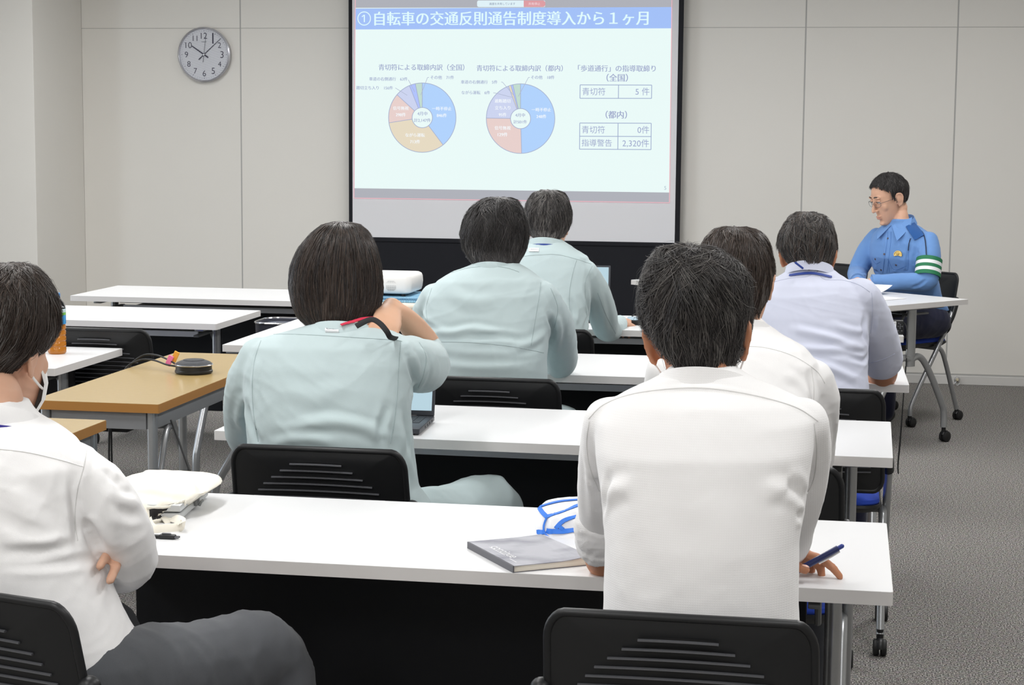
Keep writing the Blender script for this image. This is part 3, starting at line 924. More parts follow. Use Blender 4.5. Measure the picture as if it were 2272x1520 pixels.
def make_person(label, base, torso, sleeves, head, shirt, trousers, bare=(), hands=(), skin=None, folds=(), seams=(), seam_mat=None,
                legs=None, crump=0.004, group='people sitting in the room', shirt_name='shirt', ear=1.0, vox=0.0055, svox=0.0052, hips=None, sm=9):
    skin = skin or SKIN
    bx, by = base; B = Vector((bx, by, 0))
    t = thing('person', label, 'person', (bx, by, 0), 0, group)
    M = head_matrix(at(*head['c']), RAD(head.get('yaw', 0)), RAD(head.get('pitch', 0)), RAD(head.get('roll', 0)), head.get('s', 1.0))
    sk = MB()
    head_parts(sk, M, ear=ear)
    hz = hips or .53
    L = legs or [((bx-.10, by+.02, hz), (bx-.12, by+.42, hz-.01), (bx-.12, by+.40, .09)), ((bx+.10, by+.02, hz), (bx+.12, by+.42, hz-.01), (bx+.12, by+.40, .09))]
    low = ('w', bx-.155, bx+.155, .475, by+.0, .10)
    rows = list(torso)
    sk.loft([row_ring(r, .86 if i < 6 else .72) for i, r in enumerate(rows+[low])])
    nb = Vector(np.mean(np.array(row_ring(rows[0])), axis=0)); n0 = M @ Vector((0, -.028, -.045)); n2 = nb-Vector((0, 0, .03))
    sk.tube(smooth_path([n0, n0.lerp(nb, .6), nb, n2], 4), [.051]*4+[.047]*9, 20, round_caps=True)
    for c in sleeves:
        P, R = chain(c); sk.tube(P, [(a*.72, b*.72) for a, b in R], 16, round_caps=True)
    for c in bare:
        P, R = chain(c); sk.tube(P, R, 18, round_caps=True)
    for hd in hands: hand_parts(sk, hd['M'], hd.get('side', 1), hd.get('curl', (35, 40, 45, 50)), hd.get('thumb', (20, 25)), hd.get('spread', 3), s=hd.get('s', 1.0))
    for h_, k_, a_ in L:
        sk.tube(smooth_path([h_, k_, a_], 4), .045, 12, round_caps=True)
    body = remesh(sk, vox, 4); body.transform(Matrix.Translation(-B))
    bo = link('body', body, skin, t, angle=180)
    # trousers with shoes
    tr = MB()
    tr.ellipsoid((bx, by+.0, hz-.005), (.165, .125, .075))
    for h_, k_, a_ in L:
        h_, k_, a_ = Vector(h_), Vector(k_), Vector(a_)
        tr.tube(smooth_path([h_-Vector((0, .02, 0)), h_.lerp(k_, .5), k_, k_.lerp(a_, .5)+Vector((0, -.01, 0)), a_], 5), [.088]*5+[.083]*5+[.072]*5+[.064]*5+[.062], 20, round_caps=True)
    tm_ = remesh(tr, .009, 6); crumple(tm_, .007, 24, 5, (1, 1, .6)); tm_.transform(Matrix.Translation(-B))
    to = link('trousers', tm_, trousers, t, angle=180)
    for h_, k_, a_ in L:
        a_ = Vector(a_); d = (Vector(k_)-Vector(h_)); d.z = 0; d.normalize()
        s_ = MB()
        s_.tube([a_+Vector((0, 0, -.02))-d*.05, a_-d*.02+Vector((0, 0, -.035)), a_+d*.08+Vector((0, 0, -.045)), a_+d*.17+Vector((0, 0, -.055))], [(.040, .034), (.045, .036), (.036, .042), (.022, .034)], 14, up=(0, 0, 1), round_caps=True)
        s_.build('shoe', SHOE, t, off=B)
    # shirt
    sh = MB()
    sh.loft([row_ring(r) for r in rows])
    for c in sleeves:
        P, R = chain(c); sh.tube(P, R, 22, round_caps=True)
    sm_ = remesh(sh, svox, sm)
    tree = bvh(sm_)
    for f in folds: fold(sm_, tree, f[0], f[1], f[2])
    if crump: crumple(sm_, crump, 26, int(abs(bx*100)) % 50, (.7, .7, 1.2))
    tree = bvh(sm_)
    me = sm_; 
    so = link(shirt_name, me, shirt, t, angle=180)
    me.transform(Matrix.Translation(-B))
    for s_ in seams: seam(so, tree, s_, seam_mat, B)
    return t, so, tree, M, B

def slab_on(parent, tree, px, mt, base, thick=.002, off=.0006, name='label_patch', n=5):
    """a flat patch lying on the cloth: px its four corners in reading order"""
    mb = MB(); vs = []
    for j in range(n+1):
        for i in range(n+1):
            u, v = i/n, j/n
            a = [(px[0][k]*(1-u)+px[1][k]*u)*(1-v)+(px[3][k]*(1-u)+px[2][k]*u)*v for k in range(2)]
            p, nn = cast(tree, *a)
            if p is None: return None
            vs.append((p, nn))
    k = (n+1)
    V = [(p+nn*(off+thick))[:] for p, nn in vs]+[(p+nn*off*.2)[:] for p, nn in vs]
    fs = []
    for j in range(n):
        for i in range(n):
            a = j*k+i; fs.append((a, a+1, a+k+1, a+k)); b = a+k*k; fs.append((b, b+k, b+k+1, b+1))
    edge = [i for i in range(k)]+[j*k+n for j in range(1, k)]+[n*k+i for i in range(n-1, -1, -1)]+[j*k for j in range(n-1, 0, -1)]
    for a, b in zip(edge, edge[1:]+edge[:1]): fs.append((a, a+k*k, b+k*k, b))
    mb.add(V, fs)
    return mb.build(name, mt, parent, off=base)
# ---------------------------------------------------------------- people: the eight of them
# --- front right: grey-haired person in the white textured shirt, arms crossed on the table
hs = [(546, 1500, 1570, 3.14, .03), (556, 1462, 1600, 3.14, .062), (580, 1442, 1636, 3.14, .085), (612, 1427, 1662, 3.14, .100), (650, 1419, 1670, 3.14, .106), (690, 1420, 1669, 3.14, .106),
      (728, 1428, 1661, 3.14, .101), (760, 1442, 1652, 3.135, .092), (790, 1461, 1640, 3.125, .080), (815, 1482, 1622, 3.12, .070)]
FM = frame(at(1674, 1252, 3.435)+Vector((0, 0, .026)), (1, .10, -.02), (0, .22, .97))
person_F = make_person('grey-haired person in a white textured shirt, arms crossed on the nearest table, seen from behind', (-.24, 3.03),
    [(808, 1490, 1628, 3.10, .055), (828, 1470, 1652, 3.10, .066), (846, 1436, 1686, 3.10, .078), (866, 1390, 1735, 3.09, .088), (890, 1348, 1786, 3.08, .098), (930, 1322, 1812, 3.07, .108), (1000, 1322, 1806, 3.05, .118), (1100, 1336, 1790, 3.035, .122),
     (1200, 1344, 1774, 3.02, .122), (1340, 1340, 1772, 3.01, .122), (1480, 1332, 1780, 3.01, .122), ('w', -.40, -.075, .60, 3.02, .12), ('w', -.40, -.075, .56, 3.03, .11)],
    [[(1352, 938, 3.08, .045), (1343, 1020, 3.14, .047), (1338, 1090, 3.20, .046), (1336, 1130, 3.25, .044), (1337, 1158, 3.28, .041)],
     [(1780, 940, 3.08, .045), (1783, 1010, 3.15, .047), (1772, 1090, 3.22, .047), (1755, 1160, 3.31, .044), (1735, 1215, 3.40, .042), (1620, 1225, 3.46, .036)]],
    dict(c=(1549, 766, 3.152), roll=-4, pitch=-6, s=.955), WAFFLE, DARKTR,
    bare=[[(1339, 1200, 3.31, .036), (1341, 1234, 3.345, .035), (1347, 1246, 3.37, .034), (1450, 1262, 3.44, .030), (1540, 1262, 3.45, .028), (1646, 1246, 3.445, .025)]],
    hands=[dict(M=FM, side=-1, curl=(20, 46, 62, 68), thumb=(2, 4), spread=3)], skin=SKIN_T, ear=1.05, crump=.0016, vox=.0045,
    folds=[([(1742, 1078), (1772, 1090), (1796, 1120), (1800, 1150)], -.010, .013), ([(1700, 1090), (1745, 1085), (1785, 1098)], .006, .014), ([(1770, 1140), (1790, 1145), (1808, 1125)], -.006, .008),
           ([(1352, 1060), (1342, 1110), (1335, 1150)], -.006, .009), ([(1316, 1060), (1330, 1090), (1342, 1150), (1350, 1180)], -.007, .008), ([(1345, 1105), (1370, 1085), (1400, 1082)], .006, .014),
           ([(1297, 1000), (1310, 1060), (1316, 1160)], .004, .010), ([(1306, 925), (1340, 897), (1400, 874), (1480, 862), (1555, 859), (1634, 867), (1713, 885), (1772, 905), (1816, 934)], .0025, .006),
           ([(1560, 1100), (1600, 1180), (1600, 1300)], .003, .03), ([(1400, 1180), (1430, 1260), (1440, 1330)], -.003, .03)],
    seams=[[(1306, 930), (1338, 899), (1397, 876), (1476, 864), (1555, 861), (1634, 870), (1713, 887), (1772, 907), (1815, 935)], [(1806, 940), (1812, 1000), (1806, 1060), (1790, 1095)], [(1308, 935), (1302, 985), (1310, 1040), (1330, 1090)]],
    seam_mat=SEAM_W)
t, so, tree, M, B = person_F
hair(t, B, hair_rows(hs), [1.0, .99, .78, .62, .5], [HAIR_B, HAIR_DG, HAIR_M], n=9000, seed=3, width=.0005, frac_grey=.28, lift=.014, lock=420, swirl=.5, ragged=.03, lump=.004)
collar(t, B, at(1560, 803, 3.10)+Vector((0, .055, 0)) - Vector((0, .055, 0)), .070, .062, .040, WAFFLE, slope=.42)
# rolled cuffs
cu = MB()
P, R = chain([(1337, 1138, 3.268, .042), (1335, 1152, 3.276, .049), (1334, 1172, 3.290, .051), (1335, 1186, 3.302, .049), (1336, 1191, 3.307, .045), (1336, 1198, 3.312, .050), (1337, 1212, 3.326, .048), (1338, 1222, 3.334, .040)])
cu.tube(P, R, 26)
cm = remesh(cu, .0045, 2); crumple(cm, .005, 60, 4, (.3, .3, 2)); cm.transform(Matrix.Translation(-B)); link('rolled_cuff', cm, WAFFLE, so, angle=180)
# thumb nail
nl = MB(); 
M2, q, tips = hand_parts(MB(), FM, -1, (20, 46, 62, 68), (2, 4), 3)
M2_F, q_F = M2, q
d = (q[-1]-q[-2]).normalized(); nz = Vector((0, 0, 1)); 
Mn = M2 @ (Matrix.Translation(q[-1]-d*.001+Vector((0, -.001, .0062))) @ frame((0, 0, 0), d, nz))
nl.ellipsoid((0, 0, 0), (.0075, .0058, .0026)); nn = MB(); add_M(nn, nl, Mn); nn.build('thumb_nail', NAIL, t, off=B)
mk = MB()
mk.tube([M @ Vector(p) for p in [(-.077, -.008, .022), (-.086, -.014, .0), (-.082, -.004, -.025), (-.070, .03, -.05), (-.058, .06, -.06)]], .0016, 6)
mk.tube([M @ Vector(p) for p in [(.077, -.008, .022), (.086, -.014, .0), (.082, -.004, -.025), (.070, .03, -.05), (.058, .06, -.06)]], .0016, 6)
def face_mask(mb, M):
    rings = []
    for z, hw, y, bul in ((.005, .044, .103, .010), (-.018, .060, .108, .016), (-.045, .066, .112, .016), (-.075, .064, .108, .012), (-.102, .056, .094, .004), (-.118, .045, .070, 0)):
        o = []; N = 18
        for i in range(N+1):
            u = -1+2*i/N; o.append((hw*u, y-.062*u*u*(.9)+bul*(1-abs(u)), z))
        inn = [(p[0]*.985, p[1]-.004, p[2]) for p in o[::-1]]
        rings.append([(M @ Vector(p))[:] for p in o+inn])
    mb.loft(rings)
face_mask(mk, M)
mk.build('face_mask', MASKW, t, off=B)

# --- second row right: dark-haired person in white
hs = [(504, 1600, 1660, 4.52, .03), (512, 1578, 1682, 4.52, .06), (528, 1564, 1697, 4.52, .085), (550, 1554, 1709, 4.52, .102), (580, 1549, 1718, 4.52, .108), (610, 1549, 1719, 4.52, .108), (640, 1556, 1712, 4.515, .10), (664, 1570, 1704, 4.51, .09), (688, 1590, 1690, 4.50, .075)]
t, so, tree, M, B = make_person('dark-haired person in a white shirt and blue neck cord, mostly hidden behind the front person', (-.205, 4.42),
    [(706, 1600, 1688, 4.50, .055), (722, 1588, 1704, 4.50, .07), (742, 1555, 1735, 4.49, .085), (770, 1510, 1786, 4.48, .10), (805, 1475, 1815, 4.47, .11), (870, 1468, 1822, 4.45, .118), (960, 1480, 1812, 4.44, .12), (1080, 1490, 1800, 4.42, .12), ('w', -.36, -.05, .6, 4.42, .12), ('w', -.36, -.05, .56, 4.42, .11)],
    [[(1804, 842, 4.48, .050), (1815, 890, 4.52, .054), (1812, 960, 4.60, .051), (1806, 1030, 4.70, .048), (1790, 1060, 4.79, .043), (1700, 1040, 4.93, .036)],
     [(1480, 822, 4.48, .052), (1474, 880, 4.52, .054), (1480, 960, 4.60, .051), (1490, 1010, 4.70, .046), (1520, 1025, 4.79, .043), (1580, 1020, 4.93, .036)]],
    dict(c=(1642, 639, 4.53), yaw=-12, pitch=-10, s=.955), WHITESH, DARKTR,
    hands=[dict(M=frame(at(1690, 1035, 4.95), (-1, .2, -.05), (0, .2, 1)), side=1), dict(M=frame(at(1590, 1015, 4.95), (1, .2, -.05), (0, .2, 1)), side=-1)],
    folds=[([(1795, 830), (1805, 900), (1800, 980)], -.006, .010), ([(1760, 880), (1790, 920), (1800, 1000)], .005, .014), ([(1740, 830), (1775, 850), (1800, 900)], .004, .012), ([(1820, 900), (1836, 960), (1835, 1040)], .005, .012)],
    seams=[[(1650, 768), (1700, 772), (1760, 790), (1810, 822), (1830, 850)], [(1800, 815), (1806, 870), (1800, 930)]], seam_mat=SEAM_W)
hair(t, B, hair_rows(hs), [1.0, 1.0, .86, .62, .5], [HAIR_BR, HAIR_DG, HAIR_MB], n=5000, seed=5, width=.0007, frac_grey=.05, lift=.007, lock=320, swirl=.2, len_=(.25, .5))
collar(t, B, at(1644, 700, 4.50), .066, .060, .042, WHITESH, slope=.40)
LANY = mat('blue_lanyard', srgb(38, 66, 150), 0.6)
def lanyard(parent, base, C, rx, ry, slope, w, mt, name='lanyard', drop=.35, yaw=0):
    """a flat cord lying round the collar and hanging down the chest"""
    rings = []; N = 36; Rz = Matrix.Rotation(yaw, 3, 'Z')
    pts = []
    for i in range(N+1):
        a = PI/2+.25+(2*PI-.5)*i/N
        pts.append(Vector((rx*math.cos(a), ry*math.sin(a), -slope*(1+math.sin(a))*ry)))
    pts = [pts[0]+Vector((.005, .02, -drop))]+pts+[pts[-1]+Vector((-.005, .02, -drop))]
    for i, p in enumerate(pts):
        n_ = Vector((p.x, p.y, 0)).normalized()
        o = [p+n_*.0012+Vector((0, 0, w)), p+n_*.0012-Vector((0, 0, w)), p-n_*.001-Vector((0, 0, w)), p-n_*.001+Vector((0, 0, w))]
        rings.append([(Vector(C)+Rz @ q)[:] for q in o])
    return MB().loft(rings).build(name, mt, parent, off=base)
lanyard(t, B, at(1646, 736, 4.50), .080, .076, .30, .0075, LANY)

# --- third row right: pale blue short-sleeved shirt
hs = [(472, 1768, 1812, 5.93, .03), (480, 1752, 1830, 5.93, .062), (497, 1738, 1845, 5.93, .09), (520, 1727, 1854, 5.93, .105), (545, 1723, 1858, 5.93, .108), (562, 1728, 1855, 5.93, .103), (580, 1742, 1846, 5.92, .09), (598, 1760, 1836, 5.91, .075)]
t, so, tree, M, B = make_person('person in a pale blue short-sleeved shirt, elbow on the third row table', (-.09, 5.72),
    [(580, 1765, 1832, 5.90, .05), (596, 1752, 1846, 5.90, .066), (612, 1728, 1868, 5.90, .08), (630, 1700, 1900, 5.89, .10), (655, 1680, 1922, 5.88, .112), (700, 1672, 1928, 5.86, .122), (760, 1680, 1928, 5.83, .128), (830, 1690, 1926, 5.79, .13), (880, 1690, 1930, 5.76, .13), ('w', -.27, .07, .6, 5.72, .125), ('w', -.27, .07, .56, 5.72, .115)],
    [[(1908, 662, 5.88, .066), (1930, 710, 5.94, .07), (1946, 760, 6.02, .072), (1956, 796, 6.09, .070)],
     [(1696, 662, 5.88, .066), (1676, 710, 5.94, .068), (1662, 760, 6.02, .068), (1655, 790, 6.09, .064)]],
    dict(c=(1792, 577, 5.93), yaw=0, pitch=-8, roll=2, s=.955), PALEBLUE, NAVYTR,
    bare=[[(1952, 780, 6.07, .050), (1958, 815, 6.12, .051), (1956, 836, 6.16, .045), (1930, 838, 6.24, .040), (1880, 826, 6.36, .031)], [(1655, 790, 6.09, .050), (1652, 830, 6.15, .046), (1690, 835, 6.26, .04), (1740, 822, 6.38, .031)]],
    hands=[dict(M=frame(at(1880, 824, 6.38), (-1, .2, -.05), (0, .2, 1)), side=1), dict(M=frame(at(1740, 820, 6.4), (1, .2, -.05), (0, .2, 1)), side=-1)],
    folds=[([(1760, 730), (1830, 745), (1890, 765), (1922, 772)], .007, .012), ([(1740, 770), (1830, 776), (1900, 770)], .005, .012), ([(1920, 700), (1918, 740), (1926, 760)], -.008, .012), ([(1790, 800), (1850, 820), (1905, 845)], .007, .013), ([(1880, 790), (1915, 800), (1926, 790)], -.006, .009), ([(1850, 720), (1900, 735), (1920, 730)], .005, .010), ([(1938, 700), (1935, 740)], -.006, .010)],
    seams=[[(1700, 630), (1750, 618), (1790, 614), (1810, 606), (1830, 620), (1870, 622), (1905, 632), (1930, 648)], [(1934, 650), (1936, 690), (1932, 740)], [(1985, 785), (1960, 797), (1928, 806)]], seam_mat=SEAM_B, skin=SKIN_T)
hair(t, B, hair_rows(hs), [1.0, .98, .80, .62, .5], [HAIR_B, HAIR_DG, HAIR_MB], n=5000, seed=7, width=.0008, frac_grey=.30, lift=.009, lock=340, swirl=.35)
collar(t, B, at(1797, 574, 5.90), .070, .066, .036, PALEBLUE, slope=.42)
seam(t, tree, [(1752, 612), (1800, 607), (1845, 616)], LANY, B, flat=.004, off=.003, name='lanyard')
MB().box((-.016, -.003, -.005), (.016, .003, .005), bev=.001, M=frame(at(1773, 589, 5.805), (1, .1, -.75), (0, -1, 0))).build('lanyard_clip', LANY, t, off=B)

# --- second row left: long-haired person in the green jacket, hand on the neck
hs = [(491, 738, 772, 4.47, .025), (500, 712, 800, 4.47, .062), (518, 690, 818, 4.47, .088), (550, 667, 834, 4.47, .106), (592, 650, 844, 4.47, .112), (638, 645, 847, 4.47, .112), (675, 652, 842, 4.46, .106), (700, 663, 828, 4.45, .096), (722, 685, 806, 4.44, .082), (738, 712, 780, 4.43, .07)]
GE = at(957, 772, 4.72); GW = at(872, 690, 4.52)
GHM = frame(at(868, 690, 4.50), (at(850, 738, 4.38)-at(868, 690, 4.50)), (.55, -.6, .75))
t, so, tree, M, B = make_person('long-haired person in a green work jacket, right hand on the neck, in the second row', (-1.215, 4.42),
    [(712, 700, 812, 4.41, .06), (722, 680, 832, 4.41, .07), (734, 640, 868, 4.40, .085), (746, 592, 892, 4.40, .098), (764, 560, 905, 4.39, .108), (810, 545, 912, 4.38, .12), (870, 545, 912, 4.37, .126), (930, 552, 910, 4.36, .128), (1000, 555, 916, 4.36, .128), (1080, 548, 926, 4.36, .13), ('w', -1.40, -.985, .62, 4.38, .13), ('w', -1.39, -1.0, .55, 4.40, .115)],
    [[(578, 796, 4.39, .055), (553, 856, 4.41, .060), (545, 910, 4.48, .058), (546, 960, 4.58, .055), (560, 975, 4.70, .05), (620, 960, 4.86, .04)],
     [(874, 797, 4.39, .058), (908, 806, 4.48, .070), (938, 812, 4.60, .070), (950, 798, 4.68, .056), (946, 778, 4.68, .046)]],
    dict(c=(750, 632, 4.48), yaw=0, pitch=-10, roll=2, s=.955), MINT, MINT,
    bare=[[(950, 790, 4.70, .038), (945, 765, 4.69, .038), (918, 728, 4.62, .034), (890, 700, 4.55, .028), (870, 690, 4.51, .025)]],
    hands=[dict(M=GHM, side=-1, curl=(18, 18, 20, 24), thumb=(30, 10), spread=4), dict(M=frame(at(625, 958, 4.88), (.9, .4, -.05), (0, .2, 1)), side=-1)],
    skin=SKIN_P, shirt_name='jacket',
    legs=[((-1.31, 4.45, .545), (-1.36, 4.84, .53), (-1.36, 4.80, .09)), ((-1.10, 4.45, .545), (-.90, 4.80, .53), (-.88, 4.84, .09))],
    folds=[([(548, 900), (556, 940), (572, 985)], -.010, .012), ([(540, 880), (530, 930), (548, 965)], .006, .012), ([(640, 955), (720, 935), (800, 945), (860, 972)], .006, .014), ([(600, 985), (680, 972), (740, 985)], .005, .012), ([(860, 900), (845, 950), (850, 985)], -.006, .010),
           ([(905, 780), (918, 830), (912, 870)], -.010, .012), ([(930, 770), (945, 800), (940, 840), (920, 870)], .008, .012), ([(895, 900), (905, 960), (900, 1020)], -.006, .012), ([(880, 930), (900, 1000), (920, 1060)], .006, .014), ([(572, 800), (562, 850), (564, 900)], .005, .010), ([(620, 860), (700, 880), (780, 850)], .003, .02)],
    seams=[[(556, 750), (595, 743), (650, 742), (720, 745), (800, 750), (876, 755), (892, 758)], [(579, 756), (565, 800), (560, 855), (563, 920), (573, 980)], [(889, 758), (885, 810), (881, 878), (874, 940), (866, 985)], [(930, 760), (945, 790), (940, 830), (928, 860)]],
    seam_mat=SEAM_M)
hair(t, B, hair_rows(hs), [1.0, 1.0, .96, .78, .5], [HAIR_BR, HAIR_B, HAIR_MB], n=7000, seed=11, width=.0006, frac_grey=.3, lift=.006, lock=230, swirl=.07, ragged=.12, len_=(.4, .8), lump=.002)
collar(t, B, at(765, 705, 4.41), .075, .072, .050, MINT, slope=.35, flare=.02)
REDST = mat('red_strap_lining', srgb(206, 44, 74), 0.7)
seam(t, tree, [(758, 734), (772, 728), (800, 720), (830, 718)], REDST, B, flat=.004, off=.016, name='camera_strap')
st = MB(); pp = [at(x, y, Y) for x, y, Y in ((752, 736, 4.27), (790, 724, 4.27), (822, 709, 4.29), (842, 717, 4.29), (858, 735, 4.285), (866, 748, 4.30), (880, 752, 4.36))]
st.tube(smooth_path(pp[1:], 5), (.0018, .0070), 8, up=(0, -1, .3)); st.build('camera_strap', BLACKFAB, t, off=B)
TAGW = mat('white_label', srgb(235, 236, 238), 0.7)
INK = mat('dark_print', srgb(70, 74, 86), 0.6)
slab_on(so, tree, [(722, 728), (752, 729), (752, 739), (722, 738)], TAGW, B, off=.004, name='neck_label'); TAGS = [(so, tree, (737, 733.5), .026, B, 'CRES')]

# --- third row left: short-haired person in the green jacket
hs = [(438, 1088, 1130, 5.86, .028), (446, 1066, 1148, 5.86, .06), (462, 1046, 1160, 5.86, .088), (490, 1030, 1170, 5.86, .106), (522, 1021, 1172, 5.86, .110), (548, 1026, 1167, 5.86, .104), (570, 1038, 1156, 5.84, .096), (588, 1052, 1144, 5.81, .080), (598, 1064, 1134, 5.80, .064)]
t, so, tree, M, B = make_person('broad short-haired person in a green work jacket leaning on the third row table', (-1.05, 5.74),
    [(580, 1058, 1138, 5.80, .055), (590, 1040, 1160, 5.80, .075), (602, 1005, 1180, 5.80, .092), (622, 972, 1204, 5.79, .108), (655, 948, 1222, 5.78, .122), (700, 940, 1226, 5.77, .134), (750, 950, 1216, 5.75, .14), (800, 958, 1212, 5.73, .14), (860, 955, 1214, 5.73, .14), ('w', -1.26, -.88, .62, 5.74, .13), ('w', -1.24, -.89, .55, 5.75, .115)],
    [[(1200, 660, 5.79, .056), (1222, 700, 5.84, .062), (1238, 740, 5.94, .060), (1245, 790, 6.05, .056), (1240, 808, 6.13, .050), (1190, 806, 6.28, .04)],
     [(966, 664, 5.79, .053), (950, 708, 5.84, .060), (946, 745, 5.94, .056), (955, 785, 6.05, .052), (975, 800, 6.14, .046), (1030, 802, 6.28, .038)]],
    dict(c=(1096, 541, 5.87), yaw=-8, pitch=-10, roll=0, s=.955), MINT, MINT,
    hands=[dict(M=frame(at(1180, 804, 6.30), (-.9, .4, -.05), (0, .2, 1)), side=1), dict(M=frame(at(1035, 800, 6.30), (.9, .4, -.05), (0, .2, 1)), side=-1)],
    skin=SKIN_P, shirt_name='jacket',
    folds=[([(945, 730), (1000, 738), (1052, 730), (1110, 740)], .008, .012), ([(1040, 750), (1100, 745), (1160, 752)], -.005, .010), ([(1210, 740), (1180, 760), (1140, 772)], .007, .013), ([(1215, 690), (1225, 730), (1218, 760)], -.010, .013), ([(1236, 700), (1240, 740), (1230, 790)], .006, .012), ([(935, 690), (945, 720), (975, 735)], -.008, .010), ([(990, 640), (1040, 670), (1100, 665)], .004, .02), ([(960, 790), (1060, 800), (1180, 800)], -.004, .014)],
    seams=[[(1002, 605), (1038, 595), (1085, 591), (1125, 595), (1152, 604)], [(1200, 627), (1196, 660), (1191, 690), (1183, 739), (1178, 767)], [(1222, 640), (1236, 676), (1236, 700), (1230, 727)], [(959, 759), (1005, 759), (1058, 761), (1136, 769), (1206, 783)], [(958, 640), (946, 680), (948, 710)]], seam_mat=SEAM_M)
hair(t, B, hair_rows(hs), [1.0, 1.0, .90, .66, .5], [HAIR_B, HAIR_DG, HAIR_M], n=7000, seed=13, width=.0008, frac_grey=.02, lift=.010, lock=340, swirl=.45, ragged=.08, len_=(.2, .42), mid=.15)
collar(t, B, at(1098, 577, 5.80), .072, .066, .034, MINT, slope=.40)

# --- fourth row: older person in the green jacket
hs = [(423, 1198, 1236, 7.27, .03), (430, 1182, 1252, 7.27, .065), (445, 1170, 1262, 7.27, .092), (470, 1163, 1268, 7.27, .106), (494, 1164, 1268, 7.27, .106), (510, 1170, 1262, 7.265, .098), (526, 1180, 1250, 7.235, .082), (533, 1190, 1242, 7.225, .062)]
t, so, tree, M, B = make_person('grey-black haired person in a green work jacket at the laptop in the fourth row', (-1.14, 7.12),
    [(527, 1186, 1238, 7.21, .055), (538, 1172, 1254, 7.21, .072), (552, 1150, 1276, 7.20, .09), (570, 1122, 1304, 7.20, .108), (600, 1106, 1314, 7.19, .12), (650, 1104, 1312, 7.17, .13), (710, 1112, 1304, 7.14, .132), (780, 1115, 1305, 7.12, .132), ('w', -1.33, -.96, .62, 7.12, .13), ('w', -1.32, -.97, .55, 7.13, .115)],
    [[(1296, 606, 7.19, .055), (1318, 646, 7.26, .062), (1335, 690, 7.36, .060), (1345, 728, 7.47, .054), (1360, 730, 7.55, .045), (1374, 718, 7.66, .036)],
     [(1122, 606, 7.19, .055), (1104, 646, 7.26, .060), (1104, 690, 7.36, .056), (1110, 720, 7.46, .05), (1150, 725, 7.58, .04)]],
    dict(c=(1217, 508, 7.28), yaw=-6, pitch=-12, roll=-3, s=.955), MINT, MINT,
    hands=[dict(M=frame(at(1374, 715, 7.67), (.1, 1, -.08), (0, .1, 1)), side=-1, curl=(30, 34, 36, 40)), dict(M=frame(at(1152, 722, 7.60), (.6, .8, -.05), (0, .2, 1)), side=-1)],
    skin=SKIN, shirt_name='jacket',
    folds=[([(1262, 660), (1272, 690), (1266, 720)], -.006, .012), ([(1300, 640), (1306, 690), (1298, 730)], -.010, .014), ([(1180, 700), (1230, 690), (1280, 708)], .005, .014), ([(1330, 650), (1340, 700), (1345, 740)], .005, .014)],
    seams=[[(1150, 570), (1190, 566), (1235, 565), (1275, 574), (1312, 586)], [(1279, 578), (1270, 610), (1265, 637), (1263, 670), (1265, 704)], [(1314, 590), (1300, 620), (1298, 650), (1302, 700)], [(1326, 650), (1345, 700), (1366, 740)]], seam_mat=SEAM_M)
hair(t, B, hair_rows(hs), [1.0, .98, .82, .62, .5], [HAIR_B, HAIR_DG, HAIR_M], n=5500, seed=17, width=.0009, frac_grey=.36, lift=.009, lock=320, swirl=.25)
collar(t, B, at(1212, 524, 7.21), .070, .066, .036, MINT, slope=.40)
lanyard(t, B, at(1213, 541, 7.21), .081, .077, .32, .0055, LANY)
def tag_text(body, par, tree, px, w, B):
    p, nn = cast(tree, *px); q, _n = cast(tree, px[0]+6, px[1])
    if p is None: return
    Mx = frame(p+nn*.0066-B, (q-p), nn); txt(body, 0, 0, w, None, par, base=Vector((0, 0, 0)), name='lettering', Mx=Mx, mtl=INK)
TAGS.append((so, tree, (1185, 555.5), .032, B, 'CRESCA.21'))
lab = slab_on(so, tree, [(1174, 552), (1196, 552), (1196, 559), (1174, 559)], TAGW, B, off=.003, name='neck_label')

